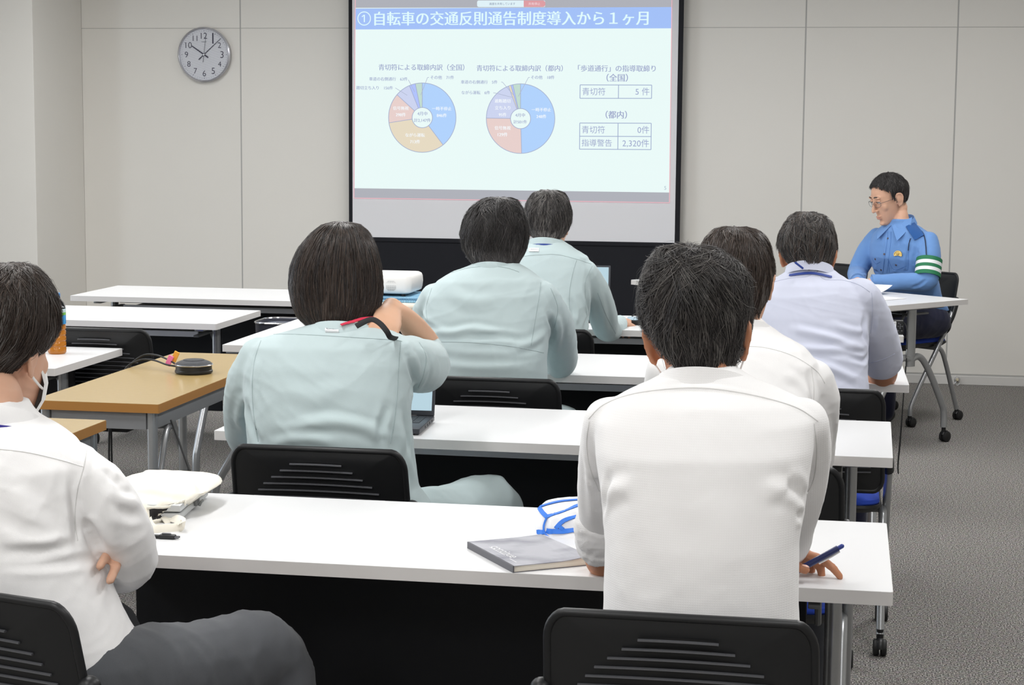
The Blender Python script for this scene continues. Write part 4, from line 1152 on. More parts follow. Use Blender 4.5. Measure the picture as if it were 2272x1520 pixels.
# --- front left: masked person in the white shirt, arms folded
hs = [(584, -24, 50, 3.1, 0.03), (594, -74, 72, 3.1, 0.068), (618, -112, 94, 3.1, 0.092), (650, -134, 112, 3.1, 0.104), (690, -144, 122, 3.1, 0.108), (730, -144, 122, 3.1, 0.108), (770, -136, 102, 3.1, 0.102), (800, -122, 60, 3.09, 0.092), (830, -106, 30, 3.08, 0.08), (858, -92, 20, 3.07, 0.068)]
hands_L = frame(at(300, 1128, 3.07), at(238, 1290, 2.958)-at(300, 1128, 3.07), (.8, -.6, .1))
t, so, tree, M, B = make_person('masked person in a white shirt with folded arms and charcoal trousers, at the left edge', (-1.36, 2.97),
    [(885, -62, 44, 3.03, .06), (902, -78, 56, 3.03, .07), (925, -108, 76, 3.03, .082), (948, -150, 118, 3.02, .095), (980, -182, 160, 3.01, .108), (1030, -196, 188, 3.00, .12), (1100, -196, 190, 2.99, .126), (1180, -186, 196, 2.98, .128), (1260, -180, 214, 2.97, .128), (1340, -176, 248, 2.97, .13), ('w', -1.52, -1.185, .62, 2.98, .13), ('w', -1.50, -1.20, .57, 2.99, .12)],
    [[(150, 1036, 3.00, .050), (208, 1080, 3.00, .052), (247, 1135, 3.01, .055), (277, 1200, 3.04, .053), (292, 1246, 3.09, .046), (250, 1265, 3.15, .042), (140, 1240, 3.20, .036)],
     [(205, 1095, 2.99, .034), (218, 1150, 2.995, .034), (228, 1190, 3.01, .030)],
     [(-168, 1040, 3.00, .050), (-205, 1090, 3.02, .055), (-200, 1180, 3.06, .052), (-140, 1235, 3.13, .044), (0, 1245, 3.18, .038), (120, 1260, 3.12, .034)]],
    dict(c=(-4, 796, 3.105), yaw=-13, pitch=-5, roll=0, s=.98), WHITESH, GREYTR,
    bare=[[(60, 1240, 3.17, .030), (180, 1200, 3.14, .026), (282, 1186, 3.085, .022)], [(300, 1160, 3.12, (.012, .026)), (290, 1180, 3.11, (.012, .030)), (282, 1200, 3.095, (.010, .030))],
          [(262, 1192, 3.08, .0088), (246, 1218, 3.03, .0090), (230, 1242, 2.975, .0086), (221, 1258, 2.950, .0076)], [(278, 1202, 3.085, .009), (266, 1236, 3.03, .0092), (252, 1270, 2.975, .0088), (243, 1290, 2.950, .0078)],
          [(294, 1212, 3.13, .009), (290, 1245, 3.115, .009), (284, 1266, 3.10, .0086), (282, 1276, 3.095, .0076)], [(308, 1222, 3.12, .008), (308, 1250, 3.10, .008), (306, 1264, 3.09, .007)], [(300, 1150, 3.12, .011), (280, 1160, 3.10, .010), (268, 1172, 3.09, .0085)]],
    hands=[dict(M=frame(at(120, 1236, 3.21), (-1, .1, 0), (0, .3, 1)), side=1)],
    skin=SKIN, vox=.005, crump=.0045,
    legs=[((-1.44, 2.99, .545), (-1.42, 3.40, .52), (-1.41, 3.36, .09)), ((-1.255, 2.97, .585), (-1.05, 3.30, .535), (-1.01, 3.31, .09))],
    folds=[([(172, 1040), (162, 1110), (168, 1170), (172, 1205)], -.008, .010), ([(176, 1160), (200, 1175), (225, 1225)], -.010, .012), ([(30, 1080), (70, 1150), (130, 1205)], .006, .020), ([(0, 1180), (60, 1200), (150, 1210)], .005, .014), ([(0, 1228), (90, 1225), (160, 1210)], -.008, .010), ([(0, 1250), (100, 1252), (210, 1240)], -.006, .009),
           ([(236, 1040), (252, 1062), (268, 1068)], -.005, .008), ([(240, 1090), (280, 1110), (306, 1112)], .006, .010), ([(250, 1130), (290, 1145), (316, 1140)], -.005, .009), ([(200, 1020), (240, 1120), (260, 1220)], .005, .015), ([(190, 1010), (185, 1030), (176, 1090)], .004, .009)],
    seams=[[(-10, 996), (60, 1004), (130, 1020), (186, 1036)], [(192, 1000), (186, 1036), (172, 1090), (166, 1150), (172, 1200)]], seam_mat=SEAM_W)
hair(t, B, hair_rows(hs), [1.0, .97, .76, .70, .5], [HAIR_BR, HAIR_DG, HAIR_MB], n=9000, seed=19, width=.00055, frac_grey=.10, lift=.009, lock=380, swirl=.3, ragged=.07, len_=(.22, .5))
collar(t, B, at(-12, 880, 3.03), .074, .070, .044, WHITESH, slope=.40, flare=.016)
lanyard(t, B, at(-12, 932, 3.03), .094, .090, .30, .009, mat('violet_lanyard', srgb(52, 44, 150), .6))
mk = MB(); face_mask(mk, M)
for s in (-1, 1):
    mk.tube([M @ Vector(p) for p in smooth_path([(s*.074, -.010, .034), (s*.084, -.020, .010), (s*.080, -.010, -.020), (s*.070, .03, -.045), (s*.058, .06, -.055)], 4)], .0024, 6)
mk.build('face_mask', MASKW, t, off=B)
# belt loop flap of the trousers / pocket
# --- the uniformed presenter at the angled desk
f_ = -v_; side_l = Vector((-f_.y, f_.x, 0))           # facing direction and the presenter's left
yawp = math.atan2(f_.y, f_.x)-PI/2
def rr(cx, cy, z, a, b): return ('r', cx, cy, z, a, b, yawp)
_old_row_ring = row_ring
def row_ring(row, sc=1.0, n=40, e=2.35):
    if row[0] != 'r': return _old_row_ring(row, sc, n, e)
    _, cx, cy, z, a, b, yw = row; R = Matrix.Rotation(yw, 3, 'Z'); out = []
    for i in range(n):
        t = 2*PI*i/n; cs, sn = math.cos(t), math.sin(t)
        out.append((Vector((cx, cy, z))+R @ Vector((a*sc*math.copysign(abs(cs)**(2/e), cs), b*sc*math.copysign(abs(sn)**(2/e), sn), 0)))[:])
    return out
pc = Vector((.290, 9.95, 0)); pl = pc-f_*.14
def W_(v, r): return ('w', v.x, v.y, v.z, r)
shL = pc+side_l*.168+Vector((0, 0, .975)); shR = pc-side_l*.172+Vector((0, 0, .978))
elL = pc+side_l*.225+f_*.08+Vector((0, 0, .775)); elR = pc-side_l*.225+f_*.09+Vector((0, 0, .785))
wrL = pc+side_l*.05+f_*.30+Vector((0, 0, .765)); wrR = pc-side_l*.04+f_*.30+Vector((0, 0, .765))
hl = pl-f_*.03
def thighs(s):
    h = hl+side_l*.09*s+Vector((0, 0, .545)); k = h+f_*.42+side_l*.02*s; a = k+Vector((0, 0, -.44))
    return (h, k, a)
t, so, tree, M, B = make_person('person in a blue police-style uniform shirt reading papers at the angled desk', (hl.x, hl.y),
    [rr(pc.x+f_.x*.03, pc.y+f_.y*.03, 1.085, .056, .056), rr(pc.x+f_.x*.02, pc.y+f_.y*.02, 1.062, .072, .066), rr(pc.x+f_.x*.015, pc.y+f_.y*.015, 1.045, .105, .078), rr(pc.x+f_.x*.01, pc.y+f_.y*.01, 1.024, .140, .092), rr(pc.x, pc.y, .995, .175, .104), rr(pc.x, pc.y, .95, .188, .116), rr(pc.x, pc.y, .88, .182, .122), rr(pc.x-f_.x*.04, pc.y-f_.y*.04, .78, .176, .122), rr(pc.x-f_.x*.09, pc.y-f_.y*.09, .68, .166, .114), rr(hl.x, hl.y, .60, .160, .105)],
    [[W_(shL, .052), W_(shL.lerp(elL, .35)+side_l*.012, .060), W_(shL.lerp(elL, .75)+side_l*.01, .056), W_(elL, .052), W_(elL.lerp(wrL, .5), .046), W_(elL.lerp(wrL, .92), .040)],
     [W_(shR, .052), W_(shR.lerp(elR, .35)-side_l*.012, .058), W_(shR.lerp(elR, .75)-side_l*.01, .054), W_(elR, .052), W_(elR.lerp(wrR, .5), .046), W_(elR.lerp(wrR, .92), .040)]],
    dict(c=(1974, 444, 9.93), yaw=122, pitch=-20, roll=0, s=1.0), UNIBLUE, NAVYTR,
    bare=[[W_(elL.lerp(wrL, .8), .028), W_(wrL, .026)], [W_(elR.lerp(wrR, .8), .028), W_(wrR, .026)]],
    hands=[dict(M=frame(wrL, f_-side_l*.5, (0, 0, 1)), side=-1, curl=(25, 28, 30, 32)), dict(M=frame(wrR, f_+side_l*.5, (0, 0, 1)), side=1, curl=(25, 28, 30, 32))],
    skin=SKIN, vox=.004, svox=.006, legs=[thighs(-1), thighs(1)], crump=.004, sm=5,
    folds=[([(2020, 540), (2014, 575), (2016, 600)], -.006, .010), ([(2040, 530), (2038, 560)], .004, .008), ([(1966, 520), (1960, 580), (1955, 640)], .003, .006), ([(1925, 590), (1938, 600), (1948, 604)], -.006, .008), ([(1912, 610), (1930, 612), (1945, 620)], .006, .008), ([(2056, 620), (2040, 632), (2022, 638)], -.005, .008), ([(1985, 600), (1976, 625), (1970, 650)], .004, .010), ([(2010, 600), (2004, 620)], -.005, .008)],
    seams=[[(1970, 514), (1968, 540), (1962, 580), (1957, 620), (1955, 645)], [(1977, 514), (1976, 540), (1971, 580), (1966, 620), (1964, 645)], [(2018, 528), (2016, 550), (2016, 580), (2014, 600)], [(1934, 572), (1943, 585), (1953, 581)], [(1970, 575), (1984, 598), (2012, 590)], [(1971, 576), (1974, 620)]], seam_mat=SEAM_U)
# face details, in the head's own frame
def HM(mb, name, mt, par=None): 
    o = MB(); add_M(o, mb, M); return o.build(name, mt, par or t, off=B)
for s in (-1, 1):
    br = MB(); br.tube(smooth_path([(s*.012, .0945, .046), (s*.026, .0955, .051), (s*.044, .082, .046)], 4), [(.0028, .0020)]*9, 8, up=(0, 0, 1)); HM(br, 'eyebrow', HAIR_B)
    ey = MB(); ey.ellipsoid((s*.030, .0835, .022), (.0115, .0075, .0095)); eo = HM(ey, 'eye', mat('eye_white', srgb(228, 222, 216), .3))
    lid = MB(); lid.tube(smooth_path([(s*.018, .0895, .022), (s*.030, .0935, .020), (s*.043, .083, .021)], 4), .0016, 6); HM(lid, 'eyelash', HAIR_B, eo)
    up = MB(); up.ellipsoid((s*.030, .0835, .027), (.0128, .0088, .0075)); HM(up, 'eyelid', SKIN, eo)
lp = MB(); lp.ellipsoid((0, .0925, -.0590), (.019, .0075, .0036)); lp.ellipsoid((0, .0912, -.0672), (.016, .008, .0040)); HM(lp, 'lips', LIPS)
gl = MB(); WIRE = mat('silver_wire', srgb(120, 122, 128), .25, metal=.8)
for s in (-1, 1):
    ring = [(s*(.033+.0245*math.cos(a)), .1035-.010*abs(math.cos(a)*s*.5+.5) if False else .1035-.0065*(math.cos(a)+1), .012+.0155*math.sin(a)) for a in [2*PI*i/24 for i in range(25)]]
    gl.tube(ring, .0009, 6, caps=False)
    gl.tube([(s*.057, .091, .018), (s*.078, .06, .020), (s*.083, .0, .018), (s*.080, -.012, .008)], .0010, 6)
gl.tube(smooth_path([(-.009, .1035, .017), (0, .108, .020), (.009, .1035, .017)], 3), .0010, 6)
go = HM(gl, 'glasses', WIRE)
LENS = mat('clear_lens', (1, 1, 1, 1), 0.0, trans=1); LENS.node_tree.nodes['Principled BSDF'].inputs['IOR'].default_value = 1.02
ln = MB()
for s in (-1, 1):
    pts = [(s*(.033+.024*math.cos(a)), .1035-.0065*(math.cos(a)+1), .012+.015*math.sin(a)) for a in [2*PI*i/24 for i in range(24)]]
    ln.loft([pts, [(p[0], p[1]-.0008, p[2]) for p in pts]])
HM(ln, 'lens', LENS, go)
hair(t, B, hair_cap(M, (0, -.010, .040), (.086, .108, .103), RAD(14), 2.0), [1.0, .98, .95, .90, .70, .56], [HAIR_B, HAIR_DG, HAIR_M], n=4500, seed=23, width=.0008, frac_grey=.03, lift=.010, lock=200, swirl=.35, ragged=.10, len_=(.2, .42), mid=.15, tx=(-1, -.4, .1, .28, .45, 1))
# uniform details
collar(t, B, Vector((pc.x+f_.x*.022, pc.y+f_.y*.022, 1.106)), .066, .064, .040, UNIBLUE, slope=.42, flare=.020, gap=.35, yaw=yawp)
for s in (1, -1):
    A_, B_, C_, D_ = [pc+f_*a+side_l*b*s+Vector((0, 0, z)) for a, b, z in ((.096, .004, 1.050), (.030, .080, 1.096), (.052, .092, 1.052), (.128, .066, .975))]
    wg = MB(); g = []
    for i in range(7):
        u = i/6; p_ = A_.lerp(B_, u); q_ = D_.lerp(C_, u); row = []
        for k in range(5):
            w_ = p_.lerp(q_, k/4); row.append(w_+(f_*.6+side_l*s*.8)*.010*math.sin(PI*u)*(.4+.6*k/4))
        g.append(row)
    wg.loft([[tuple(v) for v in r]+[tuple(v-f_*.004) for v in r[::-1]] for r in g]); wg.build('collar_point', UNIBLUE, so, off=B)
slab_on(so, tree, [(2010, 504), (2027, 495), (2051, 523), (2029, 533)], UNIDARK, B, thick=.003, off=.004, name='shoulder_tab')
slab_on(so, tree, [(1935, 508), (1949, 498), (1953, 503), (1936, 514)], UNIDARK, B, thick=.003, off=.003, name='shoulder_tab')
BRASS = mat('brass_badge', srgb(196, 164, 96), .3, metal=.8); BUTTON = mat('brown_button', srgb(84, 74, 84), .4)
for x, y in ((1970, 529), (1962, 564), (1955, 599), (1953, 634), (1942, 575), (1988, 588), (2017, 501), (2056, 592)):
    p, nn = cast(tree, x, y)
    if p is None: continue
    MB().lathe([(0, 0), (.0052, 0), (.0056, .0014), (.0046, .0026), (0, .002)], 14, M=frame(p, nn.orthogonal(), nn)).build('button', BUTTON if x < 2016 else BRASS, so, off=B)
p, nn = cast(tree, 1993, 563)
bd = MB(); Mb = frame(p+nn*.002, Vector((0, 0, 1)).cross(nn), nn)
arc = [(.024*math.cos(RAD(a)), .022*math.sin(RAD(a))-.006) for a in range(-10, 191, 12)]+[(-.020, -.014), (-.006, -.010), (.006, -.010), (.020, -.014)]
bd.prism(arc, 0, .003, M=Mb); bd.lathe([(0, .003), (.0085, .003), (.0085, .005), (.004, .0062), (0, .0064)], 16, M=Mb)
bd.tube([(Mb @ Vector((.019*math.cos(RAD(a)), .017*math.sin(RAD(a))-.006, .0035)))[:] for a in range(0, 181, 15)], .0012, 6)
bd.build('chest_badge', BRASS, so, off=B)
cord = [(2040, 511), (2050, 521), (2054, 540), (2056, 565), (2057, 590)]
seam(so, tree, cord, mat('navy_cord', srgb(24, 30, 56), .7), B, r=.0024, off=.004, name='cord')
seam(so, tree, [(2021, 529), (2017, 540), (2015, 556)], MATS['navy_cord'], B, r=.0022, off=.003, name='cord')
# the armband: five woven stripes
GREENB = mat('green_band', srgb(32, 116, 76), .7); WHITEB = mat('white_band', srgb(232, 233, 236), .6)
a0 = shL.lerp(elL, .46)+side_l*.013; a1 = shL.lerp(elL, .90)+side_l*.007
ab = MB(); K = 10
ax = (a1-a0).normalized(); uu = side_l-ax*side_l.dot(ax); uu.normalize(); ww = ax.cross(uu)
def aring(k, r): 
    c = a0.lerp(a1, k); return [(c+uu*math.cos(2*PI*i/36)*r+ww*math.sin(2*PI*i/36)*r)[:] for i in range(36)]
cuts = [0, .22, .41, .60, .79, 1.0]
for i in range(5):
    ab.loft([aring(cuts[i], .0668), aring(cuts[i+1], .0662)], mi=i % 2, caps=False)
    ab.loft([aring(cuts[i], .0640), aring(cuts[i+1], .0634)], mi=i % 2, caps=False)
ab.loft([aring(0, .0640), aring(0, .0668)], caps=False); ab.loft([aring(1, .0634), aring(1, .0662)], caps=False)
ab.build('armband', [GREENB, WHITEB], so, off=B)
for w, e_ in ((wrL, elL), (wrR, elR)):
    c0 = e_.lerp(w, .80); c1 = e_.lerp(w, .99)
    MB().tube([c0, c0.lerp(c1, .3), c1], [(.040, .040), (.0425, .0425), (.043, .041)], 22).build('cuff', UNIBLUE, so, off=B)
# wireless microphone on the collar
mc = MB(); p, nn = cast(tree, 1950, 502)
if p is not None:
    mc.tube(smooth_path([p+nn*.008+Vector((0, 0, .012)), p+nn*.010, p+nn*.006+Vector((0, 0, -.022))], 4), .0022, 8, round_caps=True); mc.build('clip_microphone', CHROME, so, off=B)

# ---------------------------------------------------------------- projection screen and picture
YS = 11.50
YP = 11.4985
def emis(name, c):
    m = bpy.data.materials.new(name); m.use_nodes = True; nt = m.node_tree
    b = nt.nodes['Principled BSDF']
    b.inputs['Base Color'].default_value = (0.02, 0.02, 0.02, 1); b.inputs['Roughness'].default_value = 1; b.inputs['Specular IOR Level'].default_value = 0
    b.inputs['Emission Color'].default_value = srgb(*c); b.inputs['Emission Strength'].default_value = 0.97
    return m
scr = thing('projection_screen', 'large black-bordered projection screen hanging at the front of the room', 'screen', (-2.1, YS, 0))
SB = Vector((-2.1, YS, 0))
def quad_poly(px, Y):
    return [at(x, y, Y) for x, y in px]
def flat(pxs, Y, th=.0006):
    mb = MB()
    for px in pxs:
        a = quad_poly(px, Y); b = quad_poly(px, Y+th)
        mb.loft([[v[:] for v in b], [v[:] for v in a]])
    return mb
BLK = BLACKCLOTH
xl, xr = at(773.5, 300, YS).x, at(1512, 300, YS).x
zb = at(1136, 532, YS).z
MB().box((xl, YS+.001, .12), (xr, YS+.012, CEIL_Z-.02), bev=.003).build('black_backing', BLK, scr, off=SB, smooth=False)
SCRW = mat('screen_fabric', srgb(230, 230, 234), .8)
so_ = MB().box((at(782, 300, YS).x, YS, zb), (at(1501, 300, YS).x, YS+.004, CEIL_Z-.06)).build('screen_fabric', SCRW, scr, off=SB, smooth=False)
bar = MB().box((xl-.0, YS-.006, zb-.028), (xr, YS+.02, zb), bev=.004).build('bottom_bar', BLK, scr, off=SB, smooth=False)
pic = flat([[(786.5, 417.6), (1484.6, 427.2), (1490.2, 17), (789, 17)]], YP).build('projected_picture', emis('slide_white', (236, 252, 250)), scr, off=SB, smooth=False)
YA, YBq, YT = YP-.0012, YP-.0024, YP-.0040
def sub(pxs, name, c, Y=YA): return flat(pxs, Y).build(name, emis(name, c) if not isinstance(c, bpy.types.Material) else c, pic, off=SB, smooth=False)
GM = emis('grey_margin', (176, 178, 186))
sub([[(788.4, 17.5), (1490.2, 15.6), (1490.8, -40), (788.8, -40)]], 'upper_margin', GM); sub([[(785.6, 439.2), (1484.9, 449.6), (1484.6, 427.4), (785.8, 417.8)]], 'lower_margin', GM)
sub([[(788.2, 65.4), (1490, 62.8), (1490.2, 15.6), (788.4, 19)]], 'title_bar', (164, 194, 250))
def line(pts, w, Y):
    out = []
    for a, b in zip(pts, pts[1:]):
        d = Vector((b[0]-a[0], b[1]-a[1])); n = Vector((-d.y, d.x)).normalized()*w/2
        out.append([(a[0]+n.x, a[1]+n.y), (b[0]+n.x, b[1]+n.y), (b[0]-n.x, b[1]-n.y), (a[0]-n.x, a[1]-n.y)])
    return out
sub(line([(788.6, -40), (785.4, 439.4), (1485.2, 449.8), (1491.2, -40)], 1.6, YA), 'red_frame_line', (240, 186, 196), YBq)
def rrect(x0, y0, x1, y1, r): return [(a, b) for a, b in rounded_rect(x0, y0, x1, y1, r, 4)]
sub([rrect(1058.5, 1, 1210, 15.6, 4)], 'share_pill', (226, 244, 250), YBq)
sub([[(1162, 1), (1206, 1), (1210, 4.5), (1210, 12), (1206, 15.4), (1162, 15.4)]], 'stop_button', (224, 158, 164), YBq-.0006)
_tn = [0]
def txt(body, x, y, w, c, parent, Y=YT, bold=0.0, base=SB, name='slide_text', height=None, rot=0.0, Mx=None, mtl=None):
    cu_ = bpy.data.curves.new('txt', 'FONT'); cu_.body = body; cu_.offset = min(bold, 0.0); cu_.resolution_u = 6
    o = bpy.data.objects.new('txt', cu_); COL.objects.link(o)
    dg = bpy.context.evaluated_depsgraph_get()
    me = bpy.data.meshes.new_from_object(o.evaluated_get(dg))
    bpy.data.objects.remove(o); bpy.data.curves.remove(cu_)
    V = coords(me)
    lo, hi = V.min(0), V.max(0); c0 = (lo+hi)/2
    V = V-c0
    if Mx is None:
        wm = (at(x+w/2, y, Y)-at(x-w/2, y, Y)).length
        s = wm/(hi[0]-lo[0]); C = at(x, y, Y)
        out = np.stack([V[:, 0]*s+C.x, np.full(len(V), C.y), V[:, 1]*s+C.z], 1)-np.array(base)
    else:
        s = w/(hi[0]-lo[0]); out = np.array([(Mx @ Vector((v[0]*s, v[1]*s, 0)))[:] for v in V])-np.array(base)
    setco(me, out)
    if bold > .003:
        k = bold*s*1.0; bm = bmesh.new(); bm.from_mesh(me); b2 = bmesh.new(); b2.from_mesh(me)
        for v in b2.verts: v.co.x += k
        t2 = bpy.data.meshes.new('t2'); b2.to_mesh(t2); b2.free(); bm.from_mesh(t2)
        bm.to_mesh(me); bm.free(); bpy.data.meshes.remove(t2)
    return link(name, me, mtl or txtmat(c), parent, smooth=False)
_TM = {}
def txtmat(c):
    if c not in _TM: _TM[c] = emis('slide_ink', c)
    return _TM[c]
WH, DK, LT, CY = (228, 244, 255), (160, 170, 205), (158, 168, 206), (226, 252, 255)
txt('①', 808, 41, 30, CY, pic); txt('自転車の交通反則通告制度導入から１ヶ月', 1130, 40.5, 607, CY, pic, bold=.045)
txt('画面を共有しています', 1114.5, 8.4, 57, (112, 128, 160), pic); txt('共有停止', 1185.6, 8.4, 26, (246, 226, 232), pic)
txt('青切符による取締内訳（全国）', 934.5, 149.3, 190, DK, pic, bold=.035); txt('青切符による取締内訳（都内）', 1152.5, 151.3, 191, DK, pic, bold=.035)
txt('「歩道通行」の指導取締り', 1368, 151.8, 172, DK, pic, bold=.035); txt('（全国）', 1369, 172.5, 47, DK, pic, bold=.045); txt('（都内）', 1367, 254.5, 47, DK, pic, bold=.045)
sub(line([(1287.2, 188.3), (1446, 188.8), (1445.6, 218.4), (1286.8, 218.2), (1287.2, 188.3)], 1.6, 0)+line([(1372.4, 188.4), (1372, 218.2)], 1.6, 0)
    + line([(1286.4, 273), (1445, 273.6), (1444.4, 332), (1285.8, 331), (1286.4, 273)], 1.6, 0)+line([(1371.4, 273.2), (1370.8, 331.5)], 1.6, 0)+line([(1286, 302.4), (1444.8, 303)], 1.6, 0), 'table_grid', (158, 172, 206), YBq)
txt('青切符', 1317.5, 203, 51, LT, pic); txt('5 件', 1425.5, 203, 31, LT, pic); txt('青切符', 1316.5, 287.6, 51, LT, pic); txt('0件', 1427.5, 288, 26, LT, pic)
txt('指導警告', 1324, 317, 67, LT, pic); txt('2,320件', 1410.5, 318, 59, LT, pic); txt('5', 1476, 417, 4.6, (176, 190, 206), pic)
def pie(cx, cy, rx, ry, ri, vals, cols, names):
    a = 0; tot = sum(vals); out = []
    edge = []
    for v, c, nm in zip(vals, cols, names):
        b = a+2*PI*v/tot; k = max(3, int((b-a)/.08))
        arc_ = [a+(b-a)*i/k for i in range(k+1)]
        polys = []
        for i in range(k):
            q = [(cx+rx*math.sin(arc_[i]), cy-ry*math.cos(arc_[i])), (cx+rx*math.sin(arc_[i+1]), cy-ry*math.cos(arc_[i+1])), (cx+ri*math.sin(arc_[i+1]), cy-ri*math.cos(arc_[i+1])), (cx+ri*math.sin(arc_[i]), cy-ri*math.cos(arc_[i]))]
            polys.append(q[::-1])
        sub(polys, 'pie_slice', c)
        edge += line([(cx+ri*math.sin(a), cy-ri*math.cos(a)), (cx+rx*math.sin(a), cy-ry*math.cos(a))], 1.3, 0)
        a = b
    for r1, r2 in ((rx, ry), (ri, ri)):
        edge += line([(cx+r1*math.sin(2*PI*i/60), cy-r2*math.cos(2*PI*i/60)) for i in range(61)], 1.4, 0)
    sub(edge, 'pie_outline', (166, 176, 206), YBq)
PB, PY, PR, PL_, PV, PG = (178, 212, 255), (232, 220, 196), (234, 210, 206), (206, 214, 242), (178, 196, 255), (196, 222, 210)
pie(936.9, 261, 74.8, 77, 22.5, [846, 713, 298, 156, 63, 71], [PB, PY, PR, PL_, PV, PG], None or ['']*6)
pie(1155, 263.2, 76, 77.2, 22.3, [248, 129, 95, 6, 5, 18], [PB, PR, PL_, PY, PV, PG], ['']*6)
for s_, x, y, w in (('一時不停止', 980, 241, 43), ('846件', 980, 256, 22), ('ながら運転', 920.7, 299.6, 43), ('713件', 920.7, 314.3, 22), ('信号無視', 889, 240, 34), ('298件', 889, 254.4, 22),
                    ('一時不停止', 1201, 243.4, 43), ('248件', 1201, 258.4, 22), ('信号無視', 1115, 283.8, 35), ('129件', 1115, 298.5, 22), ('遮断踏切', 1115, 224, 35), ('立ち入り', 1115, 239, 34), ('95件', 1115, 254.4, 17)):
    txt(s_, x, y, w, (246, 251, 255), pic, bold=.05)
for s_, x, y, w in (('4月中', 937, 252, 22), ('計2,147件', 937, 267, 37), ('4月中', 1154, 255.4, 21.5), ('計501件', 1154, 270.3, 29.5), ('踏切立ち入り　156件', 831, 194.8, 81), ('車道の右側通行　63件', 861.5, 175.2, 85), ('その他　71件', 981, 171.8, 52),
                    ('車道の右側通行　5件', 1063, 182, 81), ('ながら運転　6件', 1055.5, 205.4, 63), ('その他　18件', 1204, 171.6, 52)):
    txt(s_, x, y, w, DK, pic, bold=.03)
LLM = emis('leader_line', (176, 184, 208))
for pl in ([(877, 195), (903.5, 211.5)], [(906, 177), (920, 204)], [(952, 171.5), (948.6, 172), (933.5, 211)], [(1112, 182), (1115, 182.4), (1141, 213)], [(1094.5, 206), (1099, 206.5), (1136, 216)], [(1175.5, 171.5), (1172.5, 172), (1150, 214)]):
    sub(line(pl, 1.1, 0), 'leader_line', LLM, YBq-.0006)

for so_t, tr_t, px_t, w_t, B_t, body_t in TAGS: tag_text(body_t, [c for c in so_t.children if c.name.startswith('neck_label')][0], tr_t, px_t, w_t, B_t)
# ---------------------------------------------------------------- wall clock
ck_c = at(452, 121, YW-.04)
ck = thing('wall_clock', 'round silver wall clock with black numerals on the front wall', 'clock', (ck_c.x, YW, ck_c.z))
Mk = Matrix(((1, 0, 0, 0), (0, 0, -1, 0), (0, 1, 0, 0), (0, 0, 0, 1)))    # lathe axis -> towards the room
CB = Vector((0, 0, 0)); RC = .176
MB().lathe([(RC*.9, 0), (RC*.97, .004), (RC, .03), (RC*.995, .042), (RC*.955, .047), (RC*.93, .043), (RC*.925, .030), (RC*.3, .030)], 72, M=Mk).build('rim', mat('clock_silver', srgb(205, 206, 214), .25, metal=.75), ck)
def clockface():
    m = mat('clock_face', srgb(214, 215, 222), .5); nt = m.node_tree; b = nt.nodes['Principled BSDF']
    tc = nt.nodes.new('ShaderNodeTexCoord'); mp = nt.nodes.new('ShaderNodeMapping'); mp.inputs['Rotation'].default_value = (0, RAD(14), 0)
    w = nt.nodes.new('ShaderNodeTexWave'); w.bands_direction = 'Z'; w.inputs['Scale'].default_value = 30
    nt.links.new(tc.outputs['Object'], mp.inputs['Vector']); nt.links.new(mp.outputs['Vector'], w.inputs['Vector'])
    mx = nt.nodes.new('ShaderNodeMix'); mx.data_type = 'RGBA'; mx.inputs[6].default_value = srgb(192, 194, 204); mx.inputs[7].default_value = srgb(226, 227, 232)
    nt.links.new(w.outputs['Fac'], mx.inputs[0]); nt.links.new(mx.outputs[2], b.inputs['Base Color'])
    return m
fc = MB().lathe([(0, .028), (RC*.925, .028), (RC*.925, .0315), (0, .0315)], 72, M=Mk).build('dial', clockface(), ck)
CKI = mat('clock_ink', srgb(52, 50, 70), .5)
for h_ in range(1, 13):
    a = RAD(30*h_); r = RC*.68
    Mx = Matrix.Translation((r*math.sin(a), -.0322, r*math.cos(a))) @ Matrix.Rotation(PI/2, 4, 'X')
    txt(str(h_), 0, 0, .022 if h_ < 10 and h_ != 1 else (.009 if h_ == 1 else (.042 if h_ != 11 else .030)), None, fc, base=Vector((0, 0, 0)), name='numeral', Mx=Mx, mtl=CKI, bold=-.004)
tk = MB()
for i in range(60):
    a = RAD(6*i); l = .008 if i % 5 == 0 else .004; w = .0011 if i % 5 == 0 else .0006
    Mx = Matrix.Rotation(a, 4, 'Y')
    tk.box((-w, -.0330, RC*.875-l), (w, -.0318, RC*.875), M=Mx)
tk.build('minute_marks', CKI, fc, smooth=False)
MB().box((-.018, -.0325, .079), (.018, -.0316, .083)).build('dial_plate', mat('clock_plate', srgb(150, 152, 160), .5), fc, smooth=False)
def hand_(ang, l0, l1, w0, w1, y, name):
    m_ = MB().prism([(-w0, -l0), (w0, -l0), (w1, l1), (-w1, l1)], 0, .0012, M=Matrix.Rotation(RAD(ang), 4, 'Y') @ Matrix.Translation((0, y, 0)) @ Matrix.Rotation(PI/2, 4, 'X'))
    m_.build(name, CKI, ck, smooth=False)
hand_(-56, .034, .098, .0048, .0030, -.034, 'hour_hand'); hand_(48, .048, .152, .0030, .0012, -.036, 'minute_hand'); hand_(7, .05, .118, .0012, .0007, -.038, 'second_hand')
MB().lathe([(0, .032), (.006, .032), (.006, .040), (0, .041)], 16, M=Mk).build('hub', CHROME, ck)

